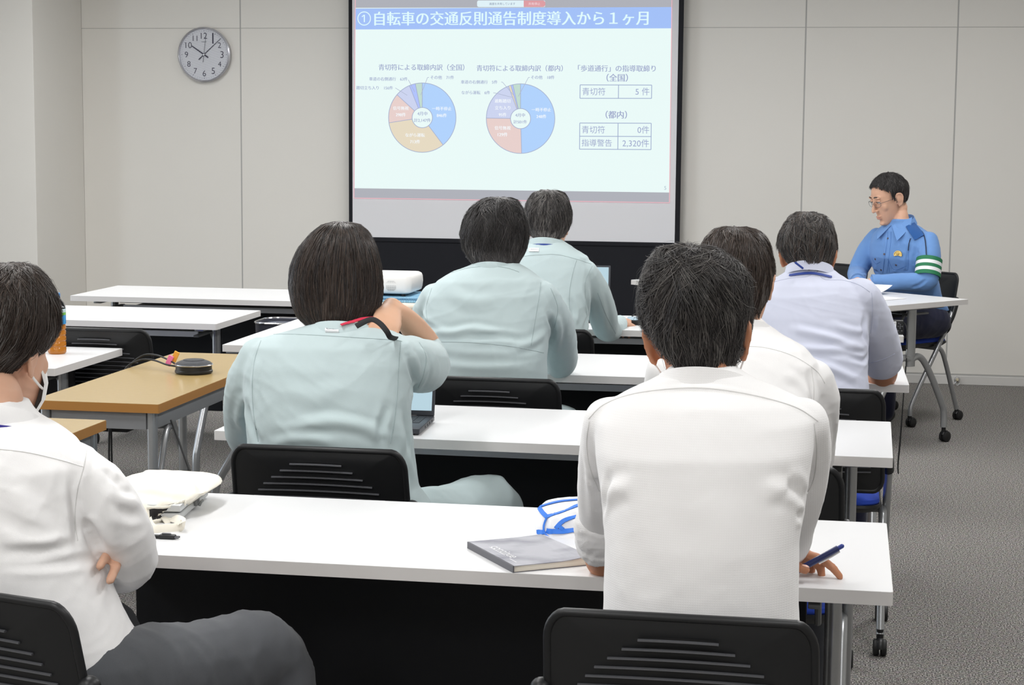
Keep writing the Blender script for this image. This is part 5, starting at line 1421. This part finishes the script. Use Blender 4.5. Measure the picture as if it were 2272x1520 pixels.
# door stop on the baseboard
ds = thing('door_stop', 'small round chrome door stop on the baseboard by the presenter', 'door stop', (.690, YW-.012, .033))
MB().lathe([(.0, 0), (.018, 0), (.019, .006), (.013, .012), (.011, .018), (0, .019)], 20, M=Mk).build('base', CHROME, ds)
MB().lathe([(0, .018), (.009, .018), (.010, .028), (.007, .033), (0, .034)], 16, M=Mk).build('rubber_tip', mat('cream_rubber', srgb(206, 196, 170), .6), ds)
MB().tube([(.012*math.cos(RAD(a)), -.02, -.022+.012*math.sin(RAD(a))) for a in range(0, 361, 24)], .0018, 6).build('ring', CHROME, ds)
# ---------------------------------------------------------------- things on the tables
TZ = .7205
# --- silver rugged laptop, shut, with the cream tote on top
SILV = mat('silver_case', srgb(196, 198, 198), .4, metal=.3)
lt = thing('laptop', 'closed silver laptop with a latch, under the cream tote bag', 'laptop', (-1.36, 3.745, TZ), RAD(6.9))
MB().box((-.31, -.13, .004), (0, .13, .019), bev=.004).build('base', SILV, lt)
MB().box((-.31, -.13, .021), (0, .13, .036), bev=.004).build('lid', SILV, lt)
MB().box((-.30, -.12, .018), (-.004, .12, .022)).build('seam_gap', RUBBER, lt)
la = MB().box((-.001, -.012, .010), (.008, .012, .030), bev=.002); la.tube([(.010, -.006, .010), (.014, -.006, .018), (.014, .010, .018)], .003, 8)
la.build('latch', GREYMET, lt)
MB().box((-.29, -.12, 0), (-.27, -.10, .005), bev=.001).build('foot', RUBBER, lt)
CREAM = cloth('cream_canvas', srgb(240, 235, 222), bump=.35, scale=1200, dark=.01)
tb = thing('tote_bag', 'cream canvas tote bag lying open on the silver laptop', 'bag', (-1.45, 3.75, TZ+.036))
TB_ = Vector((-1.45, 3.75, TZ+.036))
bag = MB()
rows = [(1047, 330, 400, 3.86, .03), (1052, 290, 450, 3.84, .06), (1062, 266, 474, 3.80, .09), (1080, 254, 482, 3.76, .11), (1102, 250, 444, 3.72, .12), (1125, 250, 412, 3.69, .112), (1142, 255, 396, 3.67, .10), (1154, 265, 380, 3.66, .085)]
bag.loft([row_ring(r, e=3.4) for r in rows])
bmh = remesh(bag, .006, 6); trb = bvh(bmh)
for f in ([(300, 1085), (350, 1090), (395, 1100), (425, 1080)], .006, .012), ([(418, 1070), (430, 1090), (425, 1115)], .006, .009), ([(330, 1060), (380, 1068), (440, 1072)], .004, .014), ([(280, 1100), (300, 1130), (320, 1150)], -.005, .012), ([(440, 1075), (460, 1085), (478, 1088)], -.004, .008), ([(330, 1135), (360, 1148), (395, 1136)], -.022, .016): fold(bmh, trb, *f)
crumple(bmh, .003, 28, 9); trb = bvh(bmh); bmh.transform(Matrix.Translation(-TB_)); bgo = link('canvas', bmh, CREAM, tb, angle=180)
MOUTH = mat('bag_mouth_shade', srgb(34, 32, 32), .8)
mo = slab_on(bgo, trb, [(331, 1131), (404, 1113), (398, 1138), (333, 1158)], MOUTH, TB_, thick=.001, off=.001, name='opening', n=8)  # dark patch on the canvas, painting the shade inside the bag mouth
seam(bgo, trb, [(326, 1128), (350, 1127), (375, 1124), (395, 1117), (408, 1111)], CREAM, TB_, r=.003, off=.002, name='hem')
seam(bgo, trb, [(333, 1160), (360, 1152), (385, 1142), (402, 1130), (410, 1112)], CREAM, TB_, r=.003, off=.002, name='hem')
hs_ = MB(); hp = [at(328, 1150, 3.61), atz(338, 1172, .728), atz(372, 1174, .726), atz(400, 1168, .730), atz(404, 1158, .742), at(385, 1150, 3.61), at(362, 1156, 3.60)]
hs_.tube(smooth_path(hp, 5), [(.010, .0016)]*31, 8, up=(0, 1, .5)); hs_.build('handle', CREAM, tb, off=TB_)
# --- black folded strap with buckle
bs = thing('pen_clip', 'small black clip lying on the white table beside the cream bag', 'clip', atz(362, 1195, TZ))
x = MB().box((-.045, -.006, 0), (-.005, .006, .007), bev=.002); x.box((-.008, -.008, 0), (.026, .008, .009), bev=.003); x.build('body', BLACKP, bs)
x = MB().box((.024, -.006, .002), (.034, -.002, .006), bev=.001); x.box((.024, .002, .002), (.034, .006, .006), bev=.001); x.box((-.002, -.003, .009), (.016, .003, .0115), bev=.001); x.build('prongs', RIDGE, bs)
# --- notebook
n0 = Vector((-.714, 3.508, TZ)); n1 = Vector((-.590, 3.326, TZ)); n2 = Vector((-.472, 3.432, TZ)); 
ux = (n1-n0); hgt = ux.length; ux.normalize(); vy = Vector((-ux.y, ux.x, 0)); wd = .158
nb = thing('notebook', 'grey notebook titled continue lying on the nearest table', 'notebook', n0)
Mn = frame((0, 0, 0), ux, (0, 0, 1))
def nbcover():
    m = mat('grey_cover', srgb(150, 150, 158), .5); nt = m.node_tree; b = nt.nodes['Principled BSDF']
    tc = nt.nodes.new('ShaderNodeTexCoord'); mp = nt.nodes.new('ShaderNodeMapping'); mp.inputs['Scale'].default_value = (9, 14, 9)
    n = nt.nodes.new('ShaderNodeTexNoise'); n.inputs['Scale'].default_value = 1; n.inputs['Detail'].default_value = 6
    cr = nt.nodes.new('ShaderNodeValToRGB'); cr.color_ramp.elements[0].position = .35; cr.color_ramp.elements[0].color = srgb(112, 112, 124); cr.color_ramp.elements[1].position = .6; cr.color_ramp.elements[1].color = srgb(164, 164, 172)
    nt.links.new(tc.outputs['Object'], mp.inputs['Vector']); nt.links.new(mp.outputs['Vector'], n.inputs['Vector']); nt.links.new(n.outputs['Fac'], cr.inputs['Fac']); nt.links.new(cr.outputs['Color'], b.inputs['Base Color'])
    return m
PAGES = mat('page_edges', srgb(228, 222, 208), .8)
pg = MB(); pr = []
for i in range(9):
    v = i/8; lift = .004*max(0, v-.55)**2*6
    pr.append([(.002, wd*v, .0012), (hgt-.002, wd*v, .0012), (hgt-.002, wd*v, .0118+lift*1.3), (.002, wd*v, .0118+lift*.4)])
pg.loft([[(Mn @ Vector(p))[:] for p in r] for r in pr]); pg.build('pages', PAGES, nb, smooth=False)
cv = MB(); cr_ = []
for i in range(9):
    v = i/8; lift = .004*max(0, v-.55)**2*6
    cr_.append([(0, wd*v, .012+lift*.4), (hgt, wd*v, .012+lift*1.3), (hgt, wd*v, .0132+lift*1.3), (0, wd*v, .0132+lift*.4)])
cv.loft([[(Mn @ Vector(p))[:] for p in r] for r in cr_]); cvo = cv.build('cover', nbcover(), nb, smooth=False)
MB().box((0, -.0015, 0), (hgt, .001, .0132), M=Mn).build('spine', mat('dark_spine', srgb(92, 92, 98), .5), nb, smooth=False)
MB().box((0, 0, 0), (hgt, wd, .0012), M=Mn).build('back_cover', MATS['dark_spine'], nb, smooth=False)
LETW = mat('cover_lettering', srgb(238, 238, 240), .5)
Mt = Mn @ Matrix.Translation((.110, .030, .0137))
txt('continue', 0, 0, .100, None, cvo, base=Vector((0, 0, 0)), name='lettering', Mx=Mt, mtl=LETW, bold=.0)
fl = MB(); 
for q in ((.06, .019, .075, .0006), (.165, .016, .03, .0006), (.10, .146, .12, .0005)): fl.box((q[0], q[1], .0133), (q[0]+q[2], q[1]+q[3]*2, .0137), M=Mn)
fl.build('fine_print_lines', LETW, cvo, smooth=False)
# --- white bag with blue piping
BLUEP = mat('blue_binding', srgb(48, 122, 226), .6)
WBAG = cloth('white_nylon', srgb(238, 239, 242), bump=.2, scale=700, dark=.01)
wb = thing('striped_bag', 'folded white bag with bright blue binding on the nearest table', 'bag', (-.50, 3.72, TZ)); WB_ = Vector((-.50, 3.72, TZ))
q_ = MB(); q_.loft([row_ring(r, e=3.2) for r in [(1110, 1225, 1400, 3.78, .04), (1116, 1203, 1425, 3.77, .07), (1130, 1194, 1436, 3.76, .09), (1152, 1190, 1440, 3.75, .10), (1176, 1194, 1440, 3.74, .105), (1192, 1212, 1432, 3.73, .10), (1199, 1228, 1424, 3.73, .09)]])
wm_ = remesh(q_, .006, 4); trw = bvh(wm_)
for f in ([(1214, 1150), (1208, 1172), (1216, 1190)], -.008, .009), ([(1235, 1175), (1255, 1160), (1290, 1152)], .006, .010), ([(1220, 1160), (1240, 1150), (1290, 1130)], .006, .012): fold(wm_, trw, *f)
crumple(wm_, .0025, 32, 4); trw = bvh(wm_); wm_.transform(Matrix.Translation(-WB_)); wbo = link('fabric', wm_, WBAG, wb, angle=180)
for pts, w in (([(1198, 1126), (1215, 1120), (1240, 1114), (1265, 1111), (1300, 1109)], .0042), ([(1197, 1127), (1204, 1138), (1214, 1148)], .0036), ([(1214, 1147), (1235, 1141), (1258, 1133), (1280, 1123), (1300, 1116)], .0036), ([(1214, 1149), (1207, 1165), (1207, 1180), (1216, 1191), (1235, 1196), (1265, 1198), (1300, 1201)], .0014),
               ([(1213, 1178), (1235, 1180), (1260, 1179), (1300, 1173)], .0040), ([(1233, 1174), (1246, 1160), (1262, 1152), (1300, 1142)], .0036), ([(1238, 1165), (1250, 1176)], .0030), ([(1193, 1181), (1200, 1182), (1207, 1182)], .0040)):
    seam(wbo, trw, pts, BLUEP, WB_, flat=w*1.3, off=.0012, name='blue_binding')
# --- pen held by the front person
p0 = (M2_F @ q_F[-1])+Vector((-.004, .012, .002)); p1 = at(1868, 1212, p0.y+.012)
pn = thing('ballpoint_pen', 'navy ballpoint pen with a silver clip held by the front person', 'pen', p0)
d = p1-p0; L_ = d.length; dn = d.normalized(); Mp = frame((0, 0, 0), dn, (0, -.5, 1))
NAVYP = mat('navy_plastic', srgb(34, 44, 92), .3)
MB().tube([Mp @ Vector(p) for p in ((-.055, 0, 0), (-.045, 0, 0), (-.02, 0, 0), (L_*.90, 0, 0))], [.0012, .0038, .0060, .0060], 16).build('barrel', NAVYP, pn)
MB().tube([Mp @ Vector(p) for p in ((L_*.90, 0, 0), (L_, 0, 0))], .0043, 14, round_caps=True).build('push_button', mat('blue_plastic', srgb(44, 62, 140), .3), pn)
c_ = MB().tube([Mp @ Vector(p) for p in ((L_*.90, -.002, -.0070), (L_*.70, -.002, -.0083), (L_*.34, -.002, -.0075))], (.0022, .0010), 8, up=(0, 0, 1)); c_.build('clip', CHROME, pn)
# --- the open laptop of the person in green, second row
DARKL = mat('dark_laptop', srgb(58, 60, 66), .4, metal=.2); KEYS = mat('laptop_keys', srgb(30, 31, 35), .5)
def laptop(label, corner_rr, corner_fr, w, lid_h, tilt, screen_c):
    a, b = Vector(corner_rr), Vector(corner_fr); dy = (a-b); D = dy.length; dy.normalize(); dx = Vector((dy.y, -dy.x, 0))
    t = thing('laptop', label, 'laptop', b)
    Ml = Matrix(((dx.x, dy.x, 0, 0), (dx.y, dy.y, 0, 0), (0, 0, 1, 0), (0, 0, 0, 1)))
    bs_ = MB().box((-w, 0, .003), (0, D, .018), bev=.003, M=Ml).build('base', DARKL, t)
    k = MB()
    for r in range(5):
        for c in range(14):
            k.box((-w+.018+c*(w-.036)/14+.0012, D*.42+r*D*.10, .0175), (-w+.018+(c+1)*(w-.036)/14-.0012, D*.42+r*D*.10+D*.085, .0192), M=Ml)
    k.build('keyboard', KEYS, bs_, smooth=False)
    MB().box((-w*.62, D*.06, .0178), (-w*.36, D*.34, .0184), M=Ml).build('touchpad', KEYS, bs_, smooth=False)
    pt = MB()
    for i, y in enumerate((.35, .5, .64, .8)): pt.box((-.001, D*y, .007), (.0006, D*y+.012, .013), M=Ml)
    pt.build('side_port', RUBBER, bs_, smooth=False)
    Mh = Ml @ Matrix.Translation((0, D-.004, .016)) @ Matrix.Rotation(-tilt, 4, 'X')
    ld_ = MB().box((-w, -.003, .002), (0, .003, lid_h), bev=.002, M=Mh).build('lid', DARKL, t)
    MB().box((-w+.008, -.0042, .016), (-.008, -.0032, lid_h-.008), M=Mh).build('display', screen_c, ld_, smooth=False)
    MB().cyl((Ml @ Vector((-w*.85, D-.004, .016)))[:], (Ml @ Vector((-w*.15, D-.004, .016)))[:], .005, 10).build('hinge', BLACKP, t)
    return t, Mh
DISP = emis('laptop_display', (186, 214, 226))
l1, Mh = laptop('open black laptop in front of the long-haired person in green', (-1.120, 5.026, TZ), (-1.109, 4.793, TZ), .33, .215, RAD(14), DISP)
laptop('open laptop with its screen edge showing past the arm in the fourth row', (-1.005, 8.0, TZ), (-.985, 7.78, TZ), .32, .215, RAD(13), DISP)
# --- disc drive and round case on the fourth table
dd = thing('disc_drive', 'slim black DVD drive on the fourth row table', 'disc drive', (-.83, 7.76, TZ), RAD(3))
MB().box((-.075, -.025, 0), (.11, .12, .021), bev=.003).build('body', BLACKP, dd)
MB().box((-.072, -.022, .021), (.107, .117, .0225)).build('glossy_lid', mat('pale_blue_gloss', srgb(150, 180, 200), .15), dd, smooth=False)
Mt = Matrix.Translation((-.010, -.0256, .011)) @ Matrix.Rotation(PI/2, 4, 'X')
txt('DVD', 0, 0, .017, None, dd, base=Vector((0, 0, 0)), name='lettering', Mx=Mt, mtl=LETW)
rc = thing('round_case', 'small round dark case with a pale rim behind the DVD drive', 'case', (-.80, 7.99, TZ))
MB().lathe([(0, 0), (.048, 0), (.055, .012), (.056, .034), (0, .034)], 32).build('bowl', BLACKP, rc)
MB().tube([(.056*math.cos(2*PI*i/40), .056*math.sin(2*PI*i/40), .036) for i in range(41)], .004, 8, caps=False).build('rim', mat('pale_rim', srgb(206, 214, 226), .3), rc)
MB().lathe([(0, .033), (.053, .033), (.053, .036), (0, .036)], 32).build('lid', mat('dark_blue_lid', srgb(56, 66, 92), .35), rc)
cbl = MB().tube(smooth_path([(-.93, 7.88, TZ+.004), (-.905, 7.92, TZ+.012), (-.885, 7.95, TZ+.028), (-.87, 7.96, TZ+.02), (-.85, 7.93, TZ+.004)], 5), .003, 8).build('cable', RUBBER)
tag(cbl, 'short black looped cable behind the DVD drive on the fourth table', 'cable')
# --- compact camera at the end of the fourth table
cm_ = thing('camera', 'small black compact camera with a label at the end of the fourth table', 'camera', (.185, 7.655, TZ), RAD(2))
MB().box((-.055, -.014, 0), (.052, .014, .058), bev=.005).build('body', BLACKP, cm_)
MB().box((-.048, -.0150, .008), (.008, -.0138, .052)).build('display', emis('camera_display', (120, 160, 190)), cm_, smooth=False)
st_ = MB().box((.012, -.0156, .005), (.022, -.0138, .054), bev=.002).build('label_strip', TAGW, cm_, smooth=False)
Mt = Matrix.Translation((.017, -.0160, .030)) @ Matrix.Rotation(PI/2, 4, 'X') @ Matrix.Rotation(PI/2, 4, 'Z')
txt('0921 WS1 724', 0, 0, .040, None, st_, base=Vector((0, 0, 0)), name='lettering', Mx=Mt, mtl=INK)
bt = MB()
for x_, z_ in ((.032, .046), (.030, .034), (.038, .034), (.046, .034), (.038, .027), (.038, .041), (.030, .016), (.045, .016)): bt.lathe([(0, 0), (.0030, 0), (.0030, .0016), (0, .0018)], 10, M=Matrix.Translation((x_, -.0138, z_)) @ Mk)
bt.build('button', RIDGE, cm_)
MB().lathe([(0, .0), (.022, 0), (.022, .012), (.018, .016), (0, .016)], 24, M=Matrix.Translation((-.01, .014, .028)) @ Matrix.Rotation(-PI/2, 4, 'X')).build('lens_barrel', BLACKP, cm_)
wsx = MB().tube(smooth_path([(.052, -.006, .05), (.062, -.012, .035), (.066, -.03, .0), (.064, -.072, -.03), (.062, -.076, -.12), (.056, -.076, -.25), (.050, -.076, -.42), (.044, -.076, -.52), (.046, -.076, -.56), (.042, -.076, -.52), (.048, -.078, -.40), (.055, -.078, -.25), (.060, -.08, -.12)], 5), .0022, 8)
wsx.build('wrist_strap', BLACKFAB, cm_)
MB().tube([(.062, -.076, -.055), (.062, -.076, -.085)], (.006, .003), 10, round_caps=True).build('strap_clasp', CHROME, cm_)
# --- tea bottle
bo_ = thing('tea_bottle', 'plastic tea bottle with a blue cap behind the masked person', 'bottle', (-2.781, 6.245, TZ))
PET = mat('clear_plastic', (1, 1, 1, 1), .05, trans=1); PET.node_tree.nodes['Principled BSDF'].inputs['IOR'].default_value = 1.1
TEA = mat('amber_tea', srgb(176, 108, 26), .15, spec=.6)
pr = [(0, 0), (.028, 0), (.0325, .006)]
for k in range(5):
    z0 = .010+k*.020; pr += [(.0325, z0), (.0325, z0+.012), (.0305, z0+.015), (.0305, z0+.017), (.0325, z0+.020)]
MB().lathe(pr+[(.0325, .112), (0, .112)], 32).build('tea', TEA, bo_)
lb = MB()
for i, (z0, z1) in enumerate(((.108, .140), (.140, .150), (.150, .163))): lb.lathe([(.0330, z0), (.0332, z0+.0005), (.0332, z1), (.0330, z1)], 32, mi=i)
lb.build('label_sleeve', [mat('label_blue', srgb(60, 150, 214), .4), mat('label_green', srgb(120, 190, 80), .4), mat('label_pale', srgb(205, 225, 232), .4)], bo_)
MB().lathe([(.0325, .163), (.032, .170), (.027, .184), (.016, .198), (.0125, .202), (.0125, .206), (0, .206)], 32).build('shoulder', PET, bo_)
MB().lathe([(.0, .203), (.0145, .203), (.0148, .216), (.0135, .219), (0, .219)], 24).build('cap', mat('cap_blue', srgb(72, 150, 222), .4), bo_)
# --- speakerphone on the brown table
sp = thing('speakerphone', 'round black conference speakerphone with a silver ring on the brown table', 'speakerphone', (-2.126, 5.857, TZ))
MB().lathe([(0, 0), (.058, 0), (.0625, .004), (.0625, .010), (.060, .012), (.060, .026), (0, .026)], 48).build('base', BLACKP, sp)
MB().lathe([(.058, .026), (.0625, .027), (.064, .029), (.0625, .0315), (.058, .032)], 48).build('silver_ring', CHROME, sp)
MB().lathe([(.0622, .031), (.055, .037), (.040, .043), (.035, .0435), (.034, .0455), (.030, .046), (0, .0445)], 48).build('dome', mat('speaker_mesh', srgb(46, 48, 54), .45, bump=.5, bump_scale=1500), sp)
for i, dz in enumerate((0, .012)):
    c = MB().tube(smooth_path([Vector((-2.186, 5.86+dz, TZ+.020)), Vector((-2.23, 5.88+dz*2, TZ+.022+dz)), Vector((-2.30, 5.93+dz*3, TZ+.030+dz)), Vector((-2.36, 5.95+dz*3, TZ+.022+dz)), Vector((-2.40, 5.92+dz*2, TZ-.015)), Vector((-2.415, 5.84, TZ-.15)), Vector((-2.40, 5.80, .3)), Vector((-2.36, 5.84, .006)), Vector((-2.2, 5.7+dz*4, .006))], 6), .0032, 8).build('cable', RUBBER)
    tag(c, ['lower black cable leading from the speakerphone over the brown table edge', 'upper black cable arching from the speakerphone over the brown table edge'][i], 'cable', 'speakerphone cables')
PINK = mat('pink_tag', srgb(246, 128, 176), .6); ORNG = mat('orange_tag', srgb(246, 178, 66), .6)
for nm, m_, off_, lab_ in (('cable_tag', PINK, 0, 'pink tag wrapped round the speakerphone cables'), ('cable_tag', ORNG, .014, 'orange tag sticking up from the speakerphone cables')):
    o = MB().box((-.009, -.003, -.016), (.009, .003, .020), bev=.001, M=Matrix.Translation((-2.226+off_*1.1, 5.895+off_, TZ+.032+off_*.9)) @ Matrix.Rotation(RAD(25), 4, 'Y')).build(nm, m_, smooth=False)
    tag(o, lab_, 'tag')
# cables hanging below the brown table
c1 = MB().tube(smooth_path([(-2.19, 5.30, .64), (-2.19, 5.30, .5), (-2.195, 5.32, .25), (-2.20, 5.33, .03), (-2.18, 5.25, .006), (-2.1, 5.1, .006)], 6), .0032, 8).build('cable', RUBBER)
tag(c1, 'black cable hanging straight down under the brown table', 'cable')
c2 = MB().tube(smooth_path([(-1.99, 5.28, .655), (-1.80, 5.05, .42), (-1.62, 4.85, .20), (-1.50, 4.70, .04), (-1.42, 4.62, .006), (-1.3, 4.55, .006)], 6), .0038, 8).build('cable', RUBBER)
tag(c2, 'black cable running slantwise from the brown table to the floor', 'cable')
# --- projector on its cart
BEIGE = mat('beige_cart_top', srgb(222, 212, 196), .45)
ct = thing('projector_cart', 'cart with a rounded beige top carrying the projector', 'cart', (-2.06, 8.12, 0))
CZ = .772
def slab(pl_, z0, z1, r): 
    m_ = MB(); n_ = 5; rings = []
    for i in range(n_+1):
        a = PI*i/n_; s_ = math.sin(a)*r; z = (z0+z1)/2-math.cos(a)*(z1-z0)/2
        rings.append([(x*(1+(s_-r)/.25), y*(1+(s_-r)/.25), z) for x, y in pl_])
    return m_.loft(rings)
slab(rounded_rect(-.25, -.25, .25, .22, .05, 5), CZ-.034, CZ, .012).build('top', BEIGE, ct)
slab(rounded_rect(-.23, -.22, .23, .20, .05, 5), .30, .325, .01).build('lower_shelf', BEIGE, ct)
for sx in (-1, 1):
    for sy in (-.2, .17):
        MB().tube([(sx*.205, sy, CZ-.03), (sx*.205, sy, .06)], .014, 14).build('leg', GREYMET, ct); caster((sx*.205, sy, 0), ct, 1 if sy > 0 else -1, .025)
mt_ = thing('projector_mat', 'folded blue checked cloth under the projector', 'cloth', (-2.03, 8.13, CZ))
def checked():
    m = mat('blue_checked_cloth', srgb(110, 160, 190), .9); nt = m.node_tree; b = nt.nodes['Principled BSDF']
    tc = nt.nodes.new('ShaderNodeTexCoord'); mp = nt.nodes.new('ShaderNodeMapping'); mp.inputs['Scale'].default_value = (45, 45, 45)
    ch = nt.nodes.new('ShaderNodeTexBrick'); ch.inputs['Color1'].default_value = srgb(112, 164, 196); ch.inputs['Color2'].default_value = srgb(146, 190, 214); ch.inputs['Mortar'].default_value = srgb(52, 74, 104); ch.inputs['Scale'].default_value = 1
    nt.links.new(tc.outputs['Object'], mp.inputs['Vector']); nt.links.new(mp.outputs['Vector'], ch.inputs['Vector']); nt.links.new(ch.outputs['Color'], b.inputs['Base Color']); return m
MB().box((-.19, -.205, 0), (.20, .16, .011), bev=.003).build('cloth', checked(), mt_)
MB().box((-.185, -.195, .011), (.195, .15, .020), bev=.003).build('upper_fold', MATS['blue_checked_cloth'], mt_)
pj = thing('projector', 'white projector with a round speaker grille on its back, behind the long-haired person', 'projector', (-2.055, 8.12, CZ+.020))
PJW = mat('projector_white', srgb(238, 236, 233), .35)
b_ = MB(); pl_ = rounded_rect(-.16, -.13, .165, .14, .03, 6)
b_.loft([[(x*s_, y*s_, z) for x, y in pl_] for s_, z in ((.90, .012), (.96, .018), (.985, .032), (1.0, .055), (.99, .078), (.965, .090), (.90, .0965), (.5, .099))]); bp_ = b_.build('housing', PJW, pj)
gr = MB()
for i in range(-6, 7):
    for j in range(-6, 7):
        x_, z_ = i*.0042, j*.0042
        if x_*x_+z_*z_ < .0245**2: gr.lathe([(0, 0), (.0012, 0), (.0012, .0012), (0, .0012)], 6, M=Matrix.Translation((.075+x_, -.1285, .048+z_)) @ Mk)
gr.build('speaker_grille', mat('grille_hole', srgb(120, 118, 116), .7), pj)
pt = MB().box((-.045, -.1325, .015), (.0, -.127, .075), bev=.002); po = pt.build('port_panel', mat('port_panel', srgb(214, 212, 210), .5), pj, smooth=False)
MB().box((-.040, -.134, .022), (-.016, -.132, .046)).build('video_port', mat('port_blue', srgb(58, 92, 158), .4), po, smooth=False)
MB().lathe([(0, 0), (.006, 0), (.006, .003), (.003, .003), (0, .001)], 16, M=Matrix.Translation((-.028, -.134, .034)) @ Mk).build('audio_jack', CHROME, po)
MB().box((-.012, -.134, .060), (.010, -.132, .073)).build('data_port', BLACKP, po, smooth=False)
MB().lathe([(0, 0), (.003, 0), (.003, .001), (0, .001)], 10, M=Matrix.Translation((.022, -.1290, .060)) @ Mk).build('receiver', BLACKP, pj)
for x_, y_ in ((-.11, -.09), (.125, -.10), (.0, .10)): MB().cyl((x_, y_, 0), (x_, y_, .016), .010, 12).build('foot', BLACKP, pj)
MB().lathe([(0, 0), (.034, 0), (.036, .02), (.030, .026), (0, .026)], 24, M=Matrix.Translation((.09, .135, .052)) @ Matrix.Rotation(-PI/2, 4, 'X')).build('lens', BLACKP, pj)
rmt = thing('remote_control', 'white remote control lying on the far left table by the projector', 'remote control', (-1.945, 8.50, TZ), RAD(70))
MB().box((-.07, -.02, 0), (.07, .02, .02), bev=.006).build('body', PJW, rmt); MB().box((-.05, -.012, .0195), (.03, .012, .0215)).build('button_field', RIDGE, rmt, smooth=False)
# --- waste bin
bn = thing('waste_bin', 'dark waste bin with a silver rim between the left tables', 'bin', (-2.47, 8.16, 0))
BIND = mat('dark_bin', srgb(60, 62, 72), .4)
b_ = MB(); pl_ = rounded_rect(-.17, -.13, .17, .13, .07, 6)
b_.loft([[(x*s_, y*s_, z) for x, y in pl_] for s_, z in ((.86, 0), (.87, .01), (1.0, .635), (1.0, .65), (.97, .65), (.86, .05), (.84, .03))]); b_.build('body', BIND, bn)
MB().tube([(x*1.005, y*1.005, .652) for x, y in pl_+pl_[:2]], .0055, 8, caps=False).build('rim', CHROME, bn)
MB().loft([[(x*.97, y*.97, z) for x, y in pl_] for z in (.632, .637)]).build('lid', mat('grey_bin_lid', srgb(112, 116, 128), .35), bn)
# --- papers and things on the presenter's desk
PAPER = mat('white_paper', srgb(238, 238, 238), .8)
def desk_pt(along, across, z=TZ): 
    v = Vector((0.205, 8.902, 0))+u_*along+v_*across; return Vector((v.x, v.y, z))
def paper(label, along, across, rot, curl, w=.21, h=.297, z=0.0012):
    c = desk_pt(along, across); o = MB(); rg = []
    for i in range(13):
        v = -1+2*i/12; zz = z+curl*max(0, v)**2+curl*.35*max(0, -v)**2
        rg.append([(-w/2, v*h/2, zz+.0008), (w/2, v*h/2, zz+.0008+curl*.15), (w/2, v*h/2, zz+curl*.15), (-w/2, v*h/2, zz)])
    t = o.loft(rg).build('paper_sheet', PAPER, loc=c, smooth=True); t.rotation_euler = (0, 0, rot)
    return tag(t, label, 'paper', 'papers on the presenter desk')
ry = math.atan2(-v_.y, -v_.x)+PI/2
paper('flat white sheet nearest the right end of the presenter desk', .30, .22, ry, .0, z=.001)
paper('lifted white sheet curling up in front of the uniformed presenter', .50, .36, ry+.1, .035, z=.004)
paper('white sheet held flat at the left of the presenter papers', .74, .34, ry-.05, .012, z=.001)
gc = thing('bulldog_clip', 'small silver clip on the presenter papers', 'clip', desk_pt(.40, .16), ry)
MB().box((-.010, -.012, 0), (.010, .012, .010), bev=.003).build('body', GREYMET, gc); MB().tube(smooth_path([(-.006, .010, .010), (-.004, .022, .022), (.004, .022, .022), (.006, .010, .010)], 4), .0014, 6).build('lever', CHROME, gc)
ps = thing('paper_stack', 'white stack of documents at the back of the presenter desk', 'paper stack', desk_pt(.98, .50), ry)
for k in range(4): MB().box((-.11+k*.002, -.15, k*.012), (.11-k*.001, .15, k*.012+.0115), bev=.001).build('document', PAPER, ps, smooth=False)
